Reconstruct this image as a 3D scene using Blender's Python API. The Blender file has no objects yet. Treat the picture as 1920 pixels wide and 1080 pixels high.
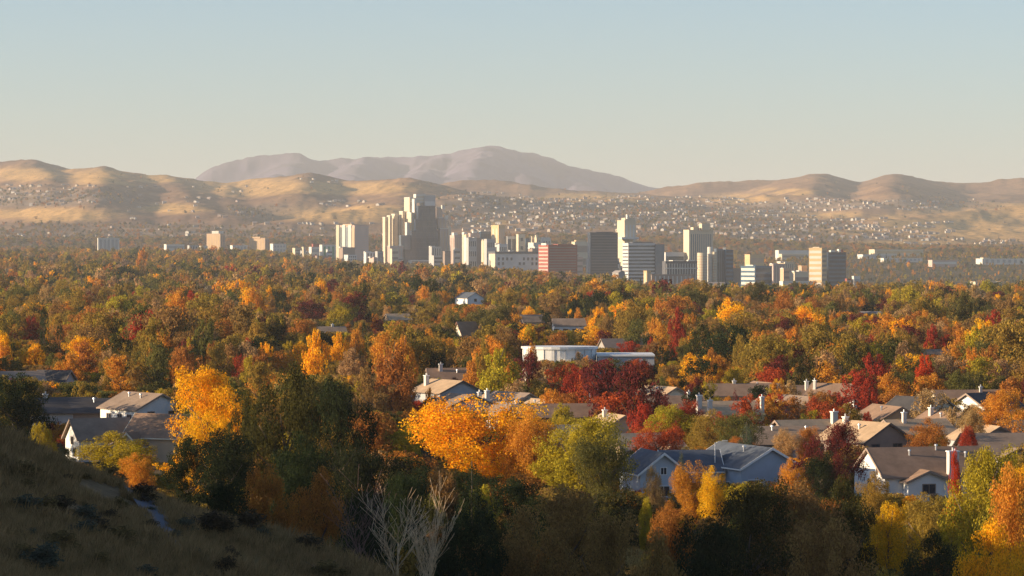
import bpy, math, random
import numpy as np

# ------------------------------------------------------------------ camera, sky, sun, exposure
SC = bpy.context.scene
COL = SC.collection
F = 5860.0            # focal length in pixels of a 1920 wide frame
HY = 475.0            # eye-level row in that frame
CZ = 31.0             # eye height above the valley floor
SUN_AZ = 97.0         # degrees to the left of the viewing direction
SUN_EL = 12.0

cam_d = bpy.data.cameras.new('camera')
cam = bpy.data.objects.new('camera', cam_d)
COL.objects.link(cam)
cam.location = (0, 0, CZ)
cam.rotation_euler = (math.radians(90) - math.atan((540 - HY) / F), 0, 0)
cam_d.sensor_width = 36.0
cam_d.lens = F / 1920 * 36.0
cam_d.clip_start = 1.0
cam_d.clip_end = 120000.0
SC.camera = cam

world = bpy.data.worlds.new('World')
SC.world = world
world.use_nodes = True
nt = world.node_tree
bg = nt.nodes['Background']
sky = nt.nodes.new('ShaderNodeTexSky')
sky.sky_type = 'NISHITA'
sky.sun_disc = False
sky.sun_elevation = math.radians(SUN_EL)
sky.sun_rotation = math.radians(-SUN_AZ)
sky.altitude = 1400
sky.air_density = 1.0
sky.dust_density = 2.0
sky.ozone_density = 3.0
nt.links.new(sky.outputs[0], bg.inputs[0])
bg.inputs[1].default_value = 0.092

sun_d = bpy.data.lights.new('sun', 'SUN')
sun_d.energy = 5.0
sun_d.angle = math.radians(0.55)
sun_d.color = (1.0, 0.79, 0.53)
sun = bpy.data.objects.new('sun', sun_d)
COL.objects.link(sun)
_a, _e = math.radians(SUN_AZ), math.radians(SUN_EL)
SUN = (-math.sin(_a) * math.cos(_e), math.cos(_a) * math.cos(_e), math.sin(_e))
from mathutils import Vector, Matrix
sun.rotation_euler = Vector(SUN).to_track_quat('Z', 'Y').to_euler()
sun.location = (-300, -80, 300)

SC.view_settings.view_transform = 'Standard'
SC.view_settings.look = 'None'
SC.view_settings.gamma = 1.0
SC.view_settings.use_curve_mapping = False
SC.view_settings.exposure = 1.0
SC.render.engine = 'CYCLES'
SC.cycles.use_denoising = True
SC.cycles.max_bounces = 5
SC.cycles.diffuse_bounces = 2
SC.cycles.transmission_bounces = 3
SC.cycles.volume_bounces = 0
SC.cycles.transparent_max_bounces = 4

rng = np.random.default_rng(7)
random.seed(7)

# ------------------------------------------------------------------ little helpers
def ss(a, b, x):
    t = np.clip((np.asarray(x, float) - a) / (b - a), 0, 1)
    return t * t * (3 - 2 * t)

def X(px, d): return (px - 960.0) / F * d
def Z(py, d): return CZ - (py - HY) / F * d
def PX(x, d): return 960.0 + x / d * F
def PY(z, d): return HY + (CZ - z) / d * F

def lattice(seed, n=256):
    return np.random.default_rng(seed).random((n, n))
_LAT = [lattice(100 + i) for i in range(12)]
def vnoise(x, y, k):
    L = _LAT[k % 12]; n = L.shape[0]
    x = np.asarray(x, float); y = np.asarray(y, float)
    xi = np.floor(x).astype(int); yi = np.floor(y).astype(int)
    fx = x - xi; fy = y - yi
    fx = fx * fx * (3 - 2 * fx); fy = fy * fy * (3 - 2 * fy)
    a = L[xi % n, yi % n]; b = L[(xi + 1) % n, yi % n]; c = L[xi % n, (yi + 1) % n]; d = L[(xi + 1) % n, (yi + 1) % n]
    return a * (1 - fx) * (1 - fy) + b * fx * (1 - fy) + c * (1 - fx) * fy + d * fx * fy
def fbm(x, y, wl, octs, ridged=False, k0=0):
    s = 0; a = 1.0
    for k in range(octs):
        v = vnoise(x / wl + 17.3 * k, y / wl + 9.1 * k, k + k0)
        v = 1 - np.abs(2 * v - 1) * 2 if ridged else 2 * v - 1
        s = s + a * v; a *= 0.5; wl *= 0.5
    return s

def mesh(name, verts, faces, mat=None, smooth=False):
    me = bpy.data.meshes.new(name)
    me.from_pydata([tuple(map(float, v)) for v in verts], [], faces)
    if mat:
        for m in (mat if isinstance(mat, (list, tuple)) else [mat]): me.materials.append(m)
    if smooth: me.polygons.foreach_set('use_smooth', [True] * len(me.polygons))
    me.update()
    return me

def obj(name, me, parent=None, loc=None):
    o = bpy.data.objects.new(name, me)
    COL.objects.link(o)
    if parent is not None: o.parent = parent
    if loc is not None: o.location = loc
    return o

def tag(o, label=None, cat=None, group=None, kind=None):
    if label: o['label'] = label
    if cat: o['category'] = cat
    if group: o['group'] = group
    if kind: o['kind'] = kind
    return o

def empty(name, loc, rz=0.0):
    o = bpy.data.objects.new(name, None)
    COL.objects.link(o); o.location = loc; o.rotation_euler = (0, 0, rz)
    o.empty_display_size = 0.5
    return o

def grid_mesh(name, P, mat, smooth=True):
    """P: (rows, cols, 3) array of points"""
    r, c, _ = P.shape
    me = bpy.data.meshes.new(name)
    me.vertices.add(r * c)
    me.vertices.foreach_set('co', P.reshape(-1).astype(np.float32))
    i = (np.arange(r - 1)[:, None] * c + np.arange(c - 1)[None, :])
    q = np.stack([i, i + 1, i + 1 + c, i + c], -1).reshape(-1)
    n = (r - 1) * (c - 1)
    me.loops.add(4 * n); me.loops.foreach_set('vertex_index', q.astype(np.int32))
    me.polygons.add(n)
    me.polygons.foreach_set('loop_start', np.arange(0, 4 * n, 4, dtype=np.int32))
    me.polygons.foreach_set('loop_total', np.full(n, 4, np.int32))
    me.polygons.foreach_set('use_smooth', np.full(n, smooth))
    me.materials.append(mat)
    me.update(); me.validate()
    return me

# ------------------------------------------------------------------ materials
_M = {}
def node_mat(name):
    m = bpy.data.materials.new(name); m.use_nodes = True
    n = m.node_tree.nodes; b = n['Principled BSDF']
    return m, m.node_tree, b

def mat(name, col, rough=0.8, var=0.12, scale=0.6, metal=0.0, bump=0.0):
    """plain painted / plastered surface with a little mottling"""
    if name in _M: return _M[name]
    m, t, b = node_mat(name)
    tc = t.nodes.new('ShaderNodeTexCoord')
    nz = t.nodes.new('ShaderNodeTexNoise'); nz.inputs['Scale'].default_value = scale; nz.inputs['Detail'].default_value = 5
    t.links.new(tc.outputs['Object'], nz.inputs['Vector'])
    r = t.nodes.new('ShaderNodeMapRange')
    r.inputs[1].default_value = 0.3; r.inputs[2].default_value = 0.7
    r.inputs[3].default_value = 1 - var; r.inputs[4].default_value = 1 + var
    t.links.new(nz.outputs[0], r.inputs[0])
    mx = t.nodes.new('ShaderNodeVectorMath'); mx.operation = 'SCALE'
    mx.inputs[0].default_value = col[:3]
    t.links.new(r.outputs[0], mx.inputs['Scale'])
    t.links.new(mx.outputs[0], b.inputs['Base Color'])
    b.inputs['Roughness'].default_value = rough
    b.inputs['Metallic'].default_value = metal
    b.inputs['Specular IOR Level'].default_value = 0.3
    if bump:
        bp = t.nodes.new('ShaderNodeBump'); bp.inputs['Strength'].default_value = bump
        t.links.new(nz.outputs[0], bp.inputs['Height']); t.links.new(bp.outputs[0], b.inputs['Normal'])
    _M[name] = m
    return m

def glass(name, col, rough=0.18):
    if name in _M: return _M[name]
    m = mat(name, col, rough, 0.25, 0.08)
    m.node_tree.nodes['Principled BSDF'].inputs['Specular IOR Level'].default_value = 0.6
    return m

def shingle(name, col):
    if name in _M: return _M[name]
    m, t, b = node_mat(name)
    tc = t.nodes.new('ShaderNodeTexCoord')
    nz = t.nodes.new('ShaderNodeTexNoise'); nz.inputs['Scale'].default_value = 0.5; nz.inputs['Detail'].default_value = 8; nz.inputs['Roughness'].default_value = 0.7
    wv = t.nodes.new('ShaderNodeTexWave'); wv.bands_direction = 'Z'; wv.inputs['Scale'].default_value = 2.2; wv.inputs['Distortion'].default_value = 0.6; wv.inputs['Detail'].default_value = 3
    t.links.new(tc.outputs['Object'], nz.inputs['Vector']); t.links.new(tc.outputs['Object'], wv.inputs['Vector'])
    mr = t.nodes.new('ShaderNodeMapRange'); mr.inputs[1].default_value = .3; mr.inputs[2].default_value = .7; mr.inputs[3].default_value = .75; mr.inputs[4].default_value = 1.25
    t.links.new(nz.outputs[0], mr.inputs[0])
    m2 = t.nodes.new('ShaderNodeMapRange'); m2.inputs[3].default_value = .88; m2.inputs[4].default_value = 1.08
    t.links.new(wv.outputs[1], m2.inputs[0])
    mu = t.nodes.new('ShaderNodeMath'); mu.operation = 'MULTIPLY'
    t.links.new(mr.outputs[0], mu.inputs[0]); t.links.new(m2.outputs[0], mu.inputs[1])
    sc = t.nodes.new('ShaderNodeVectorMath'); sc.operation = 'SCALE'; sc.inputs[0].default_value = col[:3]
    t.links.new(mu.outputs[0], sc.inputs['Scale']); t.links.new(sc.outputs[0], b.inputs['Base Color'])
    bp = t.nodes.new('ShaderNodeBump'); bp.inputs['Strength'].default_value = .35; bp.inputs['Distance'].default_value = .05
    t.links.new(wv.outputs[1], bp.inputs['Height']); t.links.new(bp.outputs[0], b.inputs['Normal'])
    b.inputs['Roughness'].default_value = 0.9
    b.inputs['Specular IOR Level'].default_value = 0.15
    _M[name] = m
    return m

def leaf_mat(name, attr_type):
    """tint and tint2 come from the tree; clump and leaf from the crown mesh"""
    m = bpy.data.materials.new(name); m.use_nodes = True
    t = m.node_tree; t.nodes.clear()
    def at(nm, ty):
        a = t.nodes.new('ShaderNodeAttribute'); a.attribute_name = nm; a.attribute_type = ty; return a
    a1, a2 = at('tint', attr_type), at('tint2', attr_type)
    c, l = at('clump', 'GEOMETRY'), at('leaf', 'GEOMETRY')
    mx = t.nodes.new('ShaderNodeMix'); mx.data_type = 'RGBA'
    t.links.new(c.outputs['Fac'], mx.inputs[0]); t.links.new(a1.outputs['Color'], mx.inputs[6]); t.links.new(a2.outputs['Color'], mx.inputs[7])
    mr = t.nodes.new('ShaderNodeMapRange'); mr.inputs[3].default_value = .6; mr.inputs[4].default_value = 1.4
    t.links.new(l.outputs['Fac'], mr.inputs[0])
    sc = t.nodes.new('ShaderNodeVectorMath'); sc.operation = 'SCALE'
    t.links.new(mx.outputs[2], sc.inputs[0]); t.links.new(mr.outputs[0], sc.inputs['Scale'])
    d = t.nodes.new('ShaderNodeBsdfDiffuse'); tr = t.nodes.new('ShaderNodeBsdfTranslucent')
    t.links.new(sc.outputs[0], d.inputs[0])
    t.links.new(sc.outputs[0], tr.inputs[0])
    ms = t.nodes.new('ShaderNodeMixShader'); ms.inputs[0].default_value = 0.42
    t.links.new(d.outputs[0], ms.inputs[1]); t.links.new(tr.outputs[0], ms.inputs[2])
    o = t.nodes.new('ShaderNodeOutputMaterial'); t.links.new(ms.outputs[0], o.inputs[0])
    return m
LEAF = leaf_mat('leaves', 'OBJECT')
LEAF_I = leaf_mat('leaves_of_the_far_trees', 'INSTANCER')
BARK = mat('bark', (0.13, 0.095, 0.07), 0.95, 0.3, 3.0)
BARK_PALE = mat('bark_pale', (.60, .42, .25), 0.9, 0.3, 5.0)
BARK_RED = mat('bark_red', (0.20, 0.12, 0.10), 0.9, 0.3, 5.0)

# ------------------------------------------------------------------ the land
def valley(x, y):
    x = np.asarray(x, float); y = np.asarray(y, float)
    u = 960 + x / np.maximum(y, 200.0) * F
    return -18.0 * ss(860, 1330, u) * ss(1500, 3600, y) * (1 - .6 * ss(4600, 6200, y)) + (20 * ss(950, 1350, u) + 14 * ss(1350, 1600, u)) * ss(4600, 6300, y) + (22.0 * (1 - ss(420, 760, u)) + 5.0 * (1 - ss(760, 1000, u))) * ss(2200, 5400, y)

def hillside(x, y):
    x = np.asarray(x, float); y = np.asarray(y, float)
    s = np.maximum(0, y - 128.0)
    s = 0.42 * s + 0.0006 * s * s
    nz = fbm(x, y, 22.0, 4, k0=2) * 0.75 + fbm(x, y, 6.0, 2, k0=5) * 0.16
    z = 14.75 - 0.425 * (x + s) + nz + 0.4 * np.maximum(0, -x - 46) * ss(135, 200, y)  # last term: extra rise out of frame, added to shade the gully trees
    cap = 29.0 + 5.0 * ss(150, 215, y) - 0.02 * np.maximum(0, -x - 60) - 0.55 * np.maximum(0, y - 262)  # unseen ridge top left of frame, height set for its shadow
    k = 3.0
    z = -k * np.log(np.exp(-np.clip(z, -200, 200) / k) + np.exp(-np.clip(cap, -200, 200) / k))
    r2 = x * x + y * y
    knoll = CZ - 1.7 - 0.011 * r2
    return np.maximum(z, knoll)

def ground_z(x, y):
    v = valley(x, y) + 0.35 * fbm(x, y, 40.0, 3, k0=3) * ss(120, 300, y)
    h = hillside(x, y)
    return np.maximum(v, h)

def mesh_axis(lo, hi, fine_lo, fine_hi, step, g):
    a = list(np.arange(fine_lo, fine_hi + 1e-6, step))
    s = step; v = a[-1]
    while v < hi: s *= g; v += s; a.append(min(v, hi))
    s = step; v = a[0]
    while v > lo: s *= g; v -= s; a.insert(0, max(v, lo))
    return np.array(a)

def ground_material():
    m, t, b = node_mat('valley_ground')
    tc = t.nodes.new('ShaderNodeTexCoord')
    n1 = t.nodes.new('ShaderNodeTexNoise'); n1.inputs['Scale'].default_value = 0.03; n1.inputs['Detail'].default_value = 7
    n2 = t.nodes.new('ShaderNodeTexNoise'); n2.inputs['Scale'].default_value = 0.9; n2.inputs['Detail'].default_value = 6; n2.inputs['Roughness'].default_value = .7
    for n in (n1, n2): t.links.new(tc.outputs['Object'], n.inputs['Vector'])
    r = t.nodes.new('ShaderNodeValToRGB')
    e = r.color_ramp.elements
    e[0].position = .36; e[0].color = (.045, .050, .020, 1)
    e[1].position = .64; e[1].color = (.145, .100, .055, 1)
    x = e.new(.5); x.color = (.085, .072, .034, 1)
    t.links.new(n1.outputs[0], r.inputs[0])
    mr = t.nodes.new('ShaderNodeMapRange'); mr.inputs[1].default_value = .25; mr.inputs[2].default_value = .75; mr.inputs[3].default_value = .45; mr.inputs[4].default_value = 1.5
    t.links.new(n2.outputs[0], mr.inputs[0])
    # dry bunch-grass colour on the hillside near the viewer
    at = t.nodes.new('ShaderNodeAttribute'); at.attribute_name = 'dry'
    mx = t.nodes.new('ShaderNodeMix'); mx.data_type = 'RGBA'
    mx.inputs[7].default_value = (.20, .13, .068, 1)
    t.links.new(at.outputs['Fac'], mx.inputs[0]); t.links.new(r.outputs[0], mx.inputs[6])
    sc = t.nodes.new('ShaderNodeVectorMath'); sc.operation = 'SCALE'
    t.links.new(mx.outputs[2], sc.inputs[0]); t.links.new(mr.outputs[0], sc.inputs['Scale'])
    t.links.new(sc.outputs[0], b.inputs['Base Color'])
    bp = t.nodes.new('ShaderNodeBump'); bp.inputs['Strength'].default_value = .6; bp.inputs['Distance'].default_value = .3
    t.links.new(n2.outputs[0], bp.inputs['Height']); t.links.new(bp.outputs[0], b.inputs['Normal'])
    b.inputs['Roughness'].default_value = 1.0; b.inputs['Specular IOR Level'].default_value = 0.1
    return m

xs = mesh_axis(-24000, 24000, -130, 130, 1.4, 1.09)
ys = mesh_axis(-400, 46000, -20, 330, 1.4, 1.07)
gx, gy = np.meshgrid(xs, ys)
gz_ = ground_z(gx, gy)
gm = grid_mesh('ground', np.stack([gx, gy, gz_], -1), ground_material())
at = gm.attributes.new('dry', 'FLOAT', 'POINT')
dry = ss(0.5, 3.0, hillside(gx, gy) - valley(gx, gy)) * (0.55 + 0.45 * ss(-.3, .5, fbm(gx, gy, 9.0, 3, k0=7)))
at.data.foreach_set('value', dry.reshape(-1).astype(np.float32))
GROUND = tag(obj('ground', gm), 'valley floor and dry grass hillside below the viewer', None, None, 'structure')

# --- the hills behind the city
RIDGES = [  # crest lines (column, row, distance), fall per metre
 ([(-700,300,12000),(-400,296,12000),(-150,299,12000),(0,305,11900),(40,303,11900),(75,308,11800),(110,315,11700),(150,312,11600),(190,310,11500),(225,317,11400),(250,325,11300),(300,327,11300),(340,333,11300),(390,340,11300),(430,352,11300)], .24),
 ([(60,303,11900),(90,322,11000),(95,340,10200),(100,362,9300)], .25),
 ([(190,310,11500),(192,330,10300),(188,345,9600),(180,365,9000),(190,388,8500)], .25),
 ([(320,331,11300),(330,352,10200),(350,372,9300),(380,395,8500)], .23),
 ([(430,346,11600),(480,334,11400),(560,327,11200),(610,331,11200),(640,341,11100),(700,339,10800),(760,337,10600),(800,345,10400),(845,362,10300)], .25),
 ([(430,346,11600),(425,362,10200),(430,385,9200),(450,410,8300)], .24),
 ([(575,328,11200),(570,345,10200),(560,365,9400)], .25),
 ([(765,337,10600),(755,355,9700),(740,378,8900)], .24),
 ([(500,422,8000),(560,408,8100),(620,398,8200),(700,388,8300),(760,388,8400)], .22),
 ([(830,352,12600),(870,337,12600),(920,335,12600),(960,345,12500),(1010,352,12500),(1080,357,12500),(1200,360,12500)], .24),
 ([(820,378,8900),(860,368,9000),(910,367,9100),(960,374,9200),(1050,377,9500),(1150,372,9900),(1250,371,10200)], .22),
 ([(1190,362,13200),(1225,356,13200),(1260,350,13200),(1320,341,13200),(1400,338,13200),(1450,339,13200),(1500,332,13200),(1535,327,13200),(1570,333,13200),(1610,341,13200),(1640,341,13200),(1678,328,13200),(1700,334,13200),(1740,341,13200),(1800,345,13200),(1850,342,13200),(1920,336,13200),(2100,325,13200),(2500,320,13200)], .24),
 ([(1535,327,13200),(1530,343,12000),(1520,360,11000)], .25),
 ([(1678,328,13200),(1672,345,11900),(1665,362,10800)], .25),
 ([(1280,372,10600),(1360,369,10600),(1440,363,10600),(1520,364,10500),(1590,372,10300),(1640,380,10000)], .28),
 ([(1640,412,8800),(1700,408,8900),(1760,401,9100),(1850,396,9300),(1920,384,9400),(2100,368,9500),(2400,360,9500)], .22),
]
BASE_PX = [-800, 0, 300, 600, 900, 1200, 1500, 1800, 2700]
BASE_D = [6200, 6500, 7000, 8000, 9000, 10500, 12500, 14500, 15500]
BASE_Y = np.array([
 [545]*9, [480,480,482,492,494,492,481,476,476],
 [458,456,456,460,458,455,464,468,468],
 [440,434,436,438,428,426,441,452,452],
 [408,410,416,416,400,402,418,428,424],
 [376,378,384,384,378,377,388,398,392],
 [348,350,356,358,358,364,368,368,362],
 [360,362,366,368,368,374,378,378,372], [480]*9], float)
def bilin(u, d):
    i = np.clip(np.searchsorted(BASE_PX, u) - 1, 0, len(BASE_PX) - 2); j = np.clip(np.searchsorted(BASE_D, d) - 1, 0, len(BASE_D) - 2)
    bp = np.array(BASE_PX, float); bd = np.array(BASE_D, float)
    fu = np.clip((u - bp[i]) / (bp[i + 1] - bp[i]), 0, 1); fd = np.clip((d - bd[j]) / (bd[j + 1] - bd[j]), 0, 1)
    return (BASE_Y[j, i] * (1 - fu) + BASE_Y[j, i + 1] * fu) * (1 - fd) + (BASE_Y[j + 1, i] * (1 - fu) + BASE_Y[j + 1, i + 1] * fu) * fd
def ridge_max(x, d, z, ridges, k, r):
    best = z.copy()
    for pts, sl in ridges:
        R = np.full(z.shape, -1e9)
        for (p0, y0, d0), (p1, y1, d1) in zip(pts, pts[1:]):
            ax, az, bx, bz = X(p0, d0), Z(y0, d0), X(p1, d1), Z(y1, d1)
            vx, vd = bx - ax, d1 - d0
            t = np.clip(((x - ax) * vx + (d - d0) * vd) / (vx * vx + vd * vd), 0, 1)
            dist = np.hypot(x - ax - t * vx, d - d0 - t * vd)
            R = np.maximum(R, az + t * (bz - az) - sl * (np.sqrt(dist * dist + r * r) - r))
        m = np.maximum(best, R)
        best = m + k * np.log(np.exp((best - m) / k) + np.exp((R - m) / k))
    return best
hu = np.arange(-560, 2481, 4.0)
hd = np.concatenate([np.arange(6200, 7000, 40), np.arange(7000, 11000, 32), np.arange(11000, 15501, 50)]).astype(float)
HU, HD = np.meshgrid(hu, hd)
HXX = X(HU, HD)
yb = bilin(HU, HD)
hz = Z(yb, HD)
hz = hz + fbm(HXX, HD, 900, 2, k0=1) * 10 * ss(6800, 8000, HD)
hz = ridge_max(HXX, HD, hz, RIDGES, 4.0, 30.0)
def zero_mean(a): return a - a.mean()
hz += ss(6600, 8200, HD) * (zero_mean(fbm(HXX, HD * .45, 520, 5, True, k0=4)) * 6.0 + zero_mean(fbm(HXX, HD * .5, 130, 4, True, k0=6)) * 3.4 + zero_mean(fbm(HXX, HD * .6, 45, 3, True, k0=1)) * 1.5)
HILLP = np.stack([HXX, HD, hz], -1)
HILLY = PY(hz, HD)
def hill_hit(px, py):
    """first point of the hills seen through a pixel"""
    c = int(round((px - hu[0]) / 4.0))
    col = HILLY[:, c]
    idx = np.where(col <= py)[0]
    if len(idx) == 0: return None
    r = idx[0]
    return X(px, hd[r]), hd[r], hz[r, c]

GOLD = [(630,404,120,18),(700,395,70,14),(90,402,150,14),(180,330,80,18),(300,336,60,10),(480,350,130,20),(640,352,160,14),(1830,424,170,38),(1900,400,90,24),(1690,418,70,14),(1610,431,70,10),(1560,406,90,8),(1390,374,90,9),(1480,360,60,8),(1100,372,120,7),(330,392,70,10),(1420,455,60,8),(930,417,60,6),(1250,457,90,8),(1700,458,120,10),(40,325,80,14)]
TOWN = [(900,395,140,34),(1150,405,260,34),(1380,420,220,40),(1560,450,200,30),(1700,385,190,14),(90,372,190,20),(280,450,460,34),(1760,470,220,22),(500,395,80,14),(1500,385,140,10)]
def patch(lst, u, v):
    o = np.zeros(u.shape)
    for cx, cy, rx, ry in lst:
        o = np.maximum(o, 1 - ss(.45, 1.25, np.hypot((u - cx) / rx, (v - cy) / ry)))
    return o
def hills_material():
    m, t, b = node_mat('dry_grass_and_sage_hills')
    tc = t.nodes.new('ShaderNodeTexCoord')
    n1 = t.nodes.new('ShaderNodeTexNoise'); n1.inputs['Scale'].default_value = .0035; n1.inputs['Detail'].default_value = 8; n1.inputs['Roughness'].default_value = .6
    n2 = t.nodes.new('ShaderNodeTexNoise'); n2.inputs['Scale'].default_value = .03; n2.inputs['Detail'].default_value = 6; n2.inputs['Roughness'].default_value = .7
    for n in (n1, n2): t.links.new(tc.outputs['Object'], n.inputs['Vector'])
    r = t.nodes.new('ShaderNodeValToRGB'); e = r.color_ramp.elements
    e[0].position = .35; e[0].color = (.21, .125, .088, 1)
    e[1].position = .66; e[1].color = (.38, .225, .125, 1)
    t.links.new(n1.outputs[0], r.inputs[0])
    def mix(att, prev, col):
        a = t.nodes.new('ShaderNodeAttribute'); a.attribute_name = att
        x = t.nodes.new('ShaderNodeMix'); x.data_type = 'RGBA'; x.inputs[7].default_value = col
        t.links.new(a.outputs['Fac'], x.inputs[0]); t.links.new(prev, x.inputs[6]); return x.outputs[2]
    c = mix('town', r.outputs[0], (.265, .190, .135, 1))
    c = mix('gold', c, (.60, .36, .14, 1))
    mr = t.nodes.new('ShaderNodeMapRange'); mr.inputs[1].default_value = .3; mr.inputs[2].default_value = .7; mr.inputs[3].default_value = .72; mr.inputs[4].default_value = 1.22
    t.links.new(n2.outputs[0], mr.inputs[0])
    # scattered sage and bitterbrush, greyer than the grass
    n3 = t.nodes.new('ShaderNodeTexNoise'); n3.inputs['Scale'].default_value = .075; n3.inputs['Detail'].default_value = 3; n3.inputs['Roughness'].default_value = .8
    t.links.new(tc.outputs['Object'], n3.inputs['Vector'])
    m3 = t.nodes.new('ShaderNodeMapRange'); m3.inputs[1].default_value = .53; m3.inputs[2].default_value = .66; m3.inputs[4].default_value = .75
    t.links.new(n3.outputs[0], m3.inputs[0])
    x3 = t.nodes.new('ShaderNodeMix'); x3.data_type = 'RGBA'; x3.inputs[7].default_value = (.13, .095, .075, 1)
    t.links.new(m3.outputs[0], x3.inputs[0]); t.links.new(c, x3.inputs[6]); c = x3.outputs[2]
    sc = t.nodes.new('ShaderNodeVectorMath'); sc.operation = 'SCALE'
    t.links.new(c, sc.inputs[0]); t.links.new(mr.outputs[0], sc.inputs['Scale']); t.links.new(sc.outputs[0], b.inputs['Base Color'])
    b.inputs['Roughness'].default_value = 1; b.inputs['Specular IOR Level'].default_value = 0
    return m
hm = grid_mesh('hills', HILLP, hills_material())
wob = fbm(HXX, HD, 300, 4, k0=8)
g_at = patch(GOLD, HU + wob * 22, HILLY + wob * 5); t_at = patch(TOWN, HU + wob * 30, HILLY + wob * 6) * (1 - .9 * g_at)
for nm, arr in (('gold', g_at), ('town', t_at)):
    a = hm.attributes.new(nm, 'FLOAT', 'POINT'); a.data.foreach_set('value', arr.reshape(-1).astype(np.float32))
tag(obj('hills', hm), 'golden brown grass hills rising behind the city', None, None, 'structure')

# --- the far mountain
MR = [
 ([(392,352,21500),(408,336,21500),(440,318,21500),(490,297,21500),(560,289,21500),(620,292,21500),(690,287,21500),(760,293,21500),(820,282,21500),(870,273,21500),(915,265,21500),(950,272,21500),(985,292,21500),(1040,308,21500),(1090,319,21500),(1130,332,21500),(1170,345,21500),(1215,353,21500),(1290,362,21500),(1400,375,21500)], .33),
 ([(915,265,21500),(900,295,20000),(885,325,18600),(870,352,17600)], .44),
 ([(985,292,21500),(975,315,20000),(985,340,18600),(1000,358,17600)], .44),
 ([(830,281,21500),(800,305,20100),(790,330,18800),(780,355,17600)], .44),
 ([(690,287,21500),(670,305,20200),(655,330,18800),(640,352,17600)], .44),
 ([(560,289,21500),(540,310,20200),(520,332,18800),(500,352,17600)], .44),
 ([(1060,312,21500),(1080,330,20100),(1110,350,18800)], .44),
]
mu = np.arange(200, 1561, 4.0); md = np.arange(15800, 26000, 75.0)
MU, MD = np.meshgrid(mu, md)
MX = X(MU, MD)
mz = np.full(MU.shape, -30.0) + 0 * MU
mz = ridge_max(MX, MD, mz, MR, 6.0, 50.0)
mz += ss(16500, 19000, MD) * ss(-30, 260, mz) * (zero_mean(fbm(MX, MD * .5, 1100, 5, True, k0=2)) * 34 + zero_mean(fbm(MX, MD * .6, 260, 4, True, k0=5)) * 15)
mz -= 200 * (1 - ss(300, 400, MU))
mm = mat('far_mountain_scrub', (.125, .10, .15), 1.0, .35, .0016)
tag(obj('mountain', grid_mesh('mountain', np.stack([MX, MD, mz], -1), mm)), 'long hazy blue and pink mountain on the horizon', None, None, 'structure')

# ------------------------------------------------------------------ crown and trunk templates (unit size: 1 wide, 1 high)
def leaf_mesh(name, C, N, S, clump, leaf, material):
    """one small four-cornered leaf spray per row"""
    n = len(C)
    g = np.random.default_rng(len(C) + 5)
    N = N / np.linalg.norm(N, axis=1, keepdims=True)
    a = np.cross(N, g.normal(size=(n, 3))); a /= np.linalg.norm(a, axis=1, keepdims=True) + 1e-9
    b = np.cross(N, a)
    a *= S[:, None] * .5; b *= S[:, None] * .36
    V = np.stack([C - a, C - b * .9 + a * .15, C + a, C + b], 1).reshape(-1, 3)
    me = bpy.data.meshes.new(name)
    me.vertices.add(4 * n); me.vertices.foreach_set('co', V.reshape(-1).astype(np.float32))
    me.loops.add(4 * n); me.loops.foreach_set('vertex_index', np.arange(4 * n, dtype=np.int32))
    me.polygons.add(n)
    me.polygons.foreach_set('loop_start', np.arange(0, 4 * n, 4, dtype=np.int32))
    me.polygons.foreach_set('loop_total', np.full(n, 4, np.int32))
    for nm, v in (('clump', clump), ('leaf', leaf)):
        at = me.attributes.new(nm, 'FLOAT', 'FACE'); at.data.foreach_set('value', v.astype(np.float32))
    me.materials.append(material)
    me.update(); me.validate()
    return me

def sphere_dirs(g, n):
    v = g.normal(size=(n, 3)); return v / np.linalg.norm(v, axis=1, keepdims=True)

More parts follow.
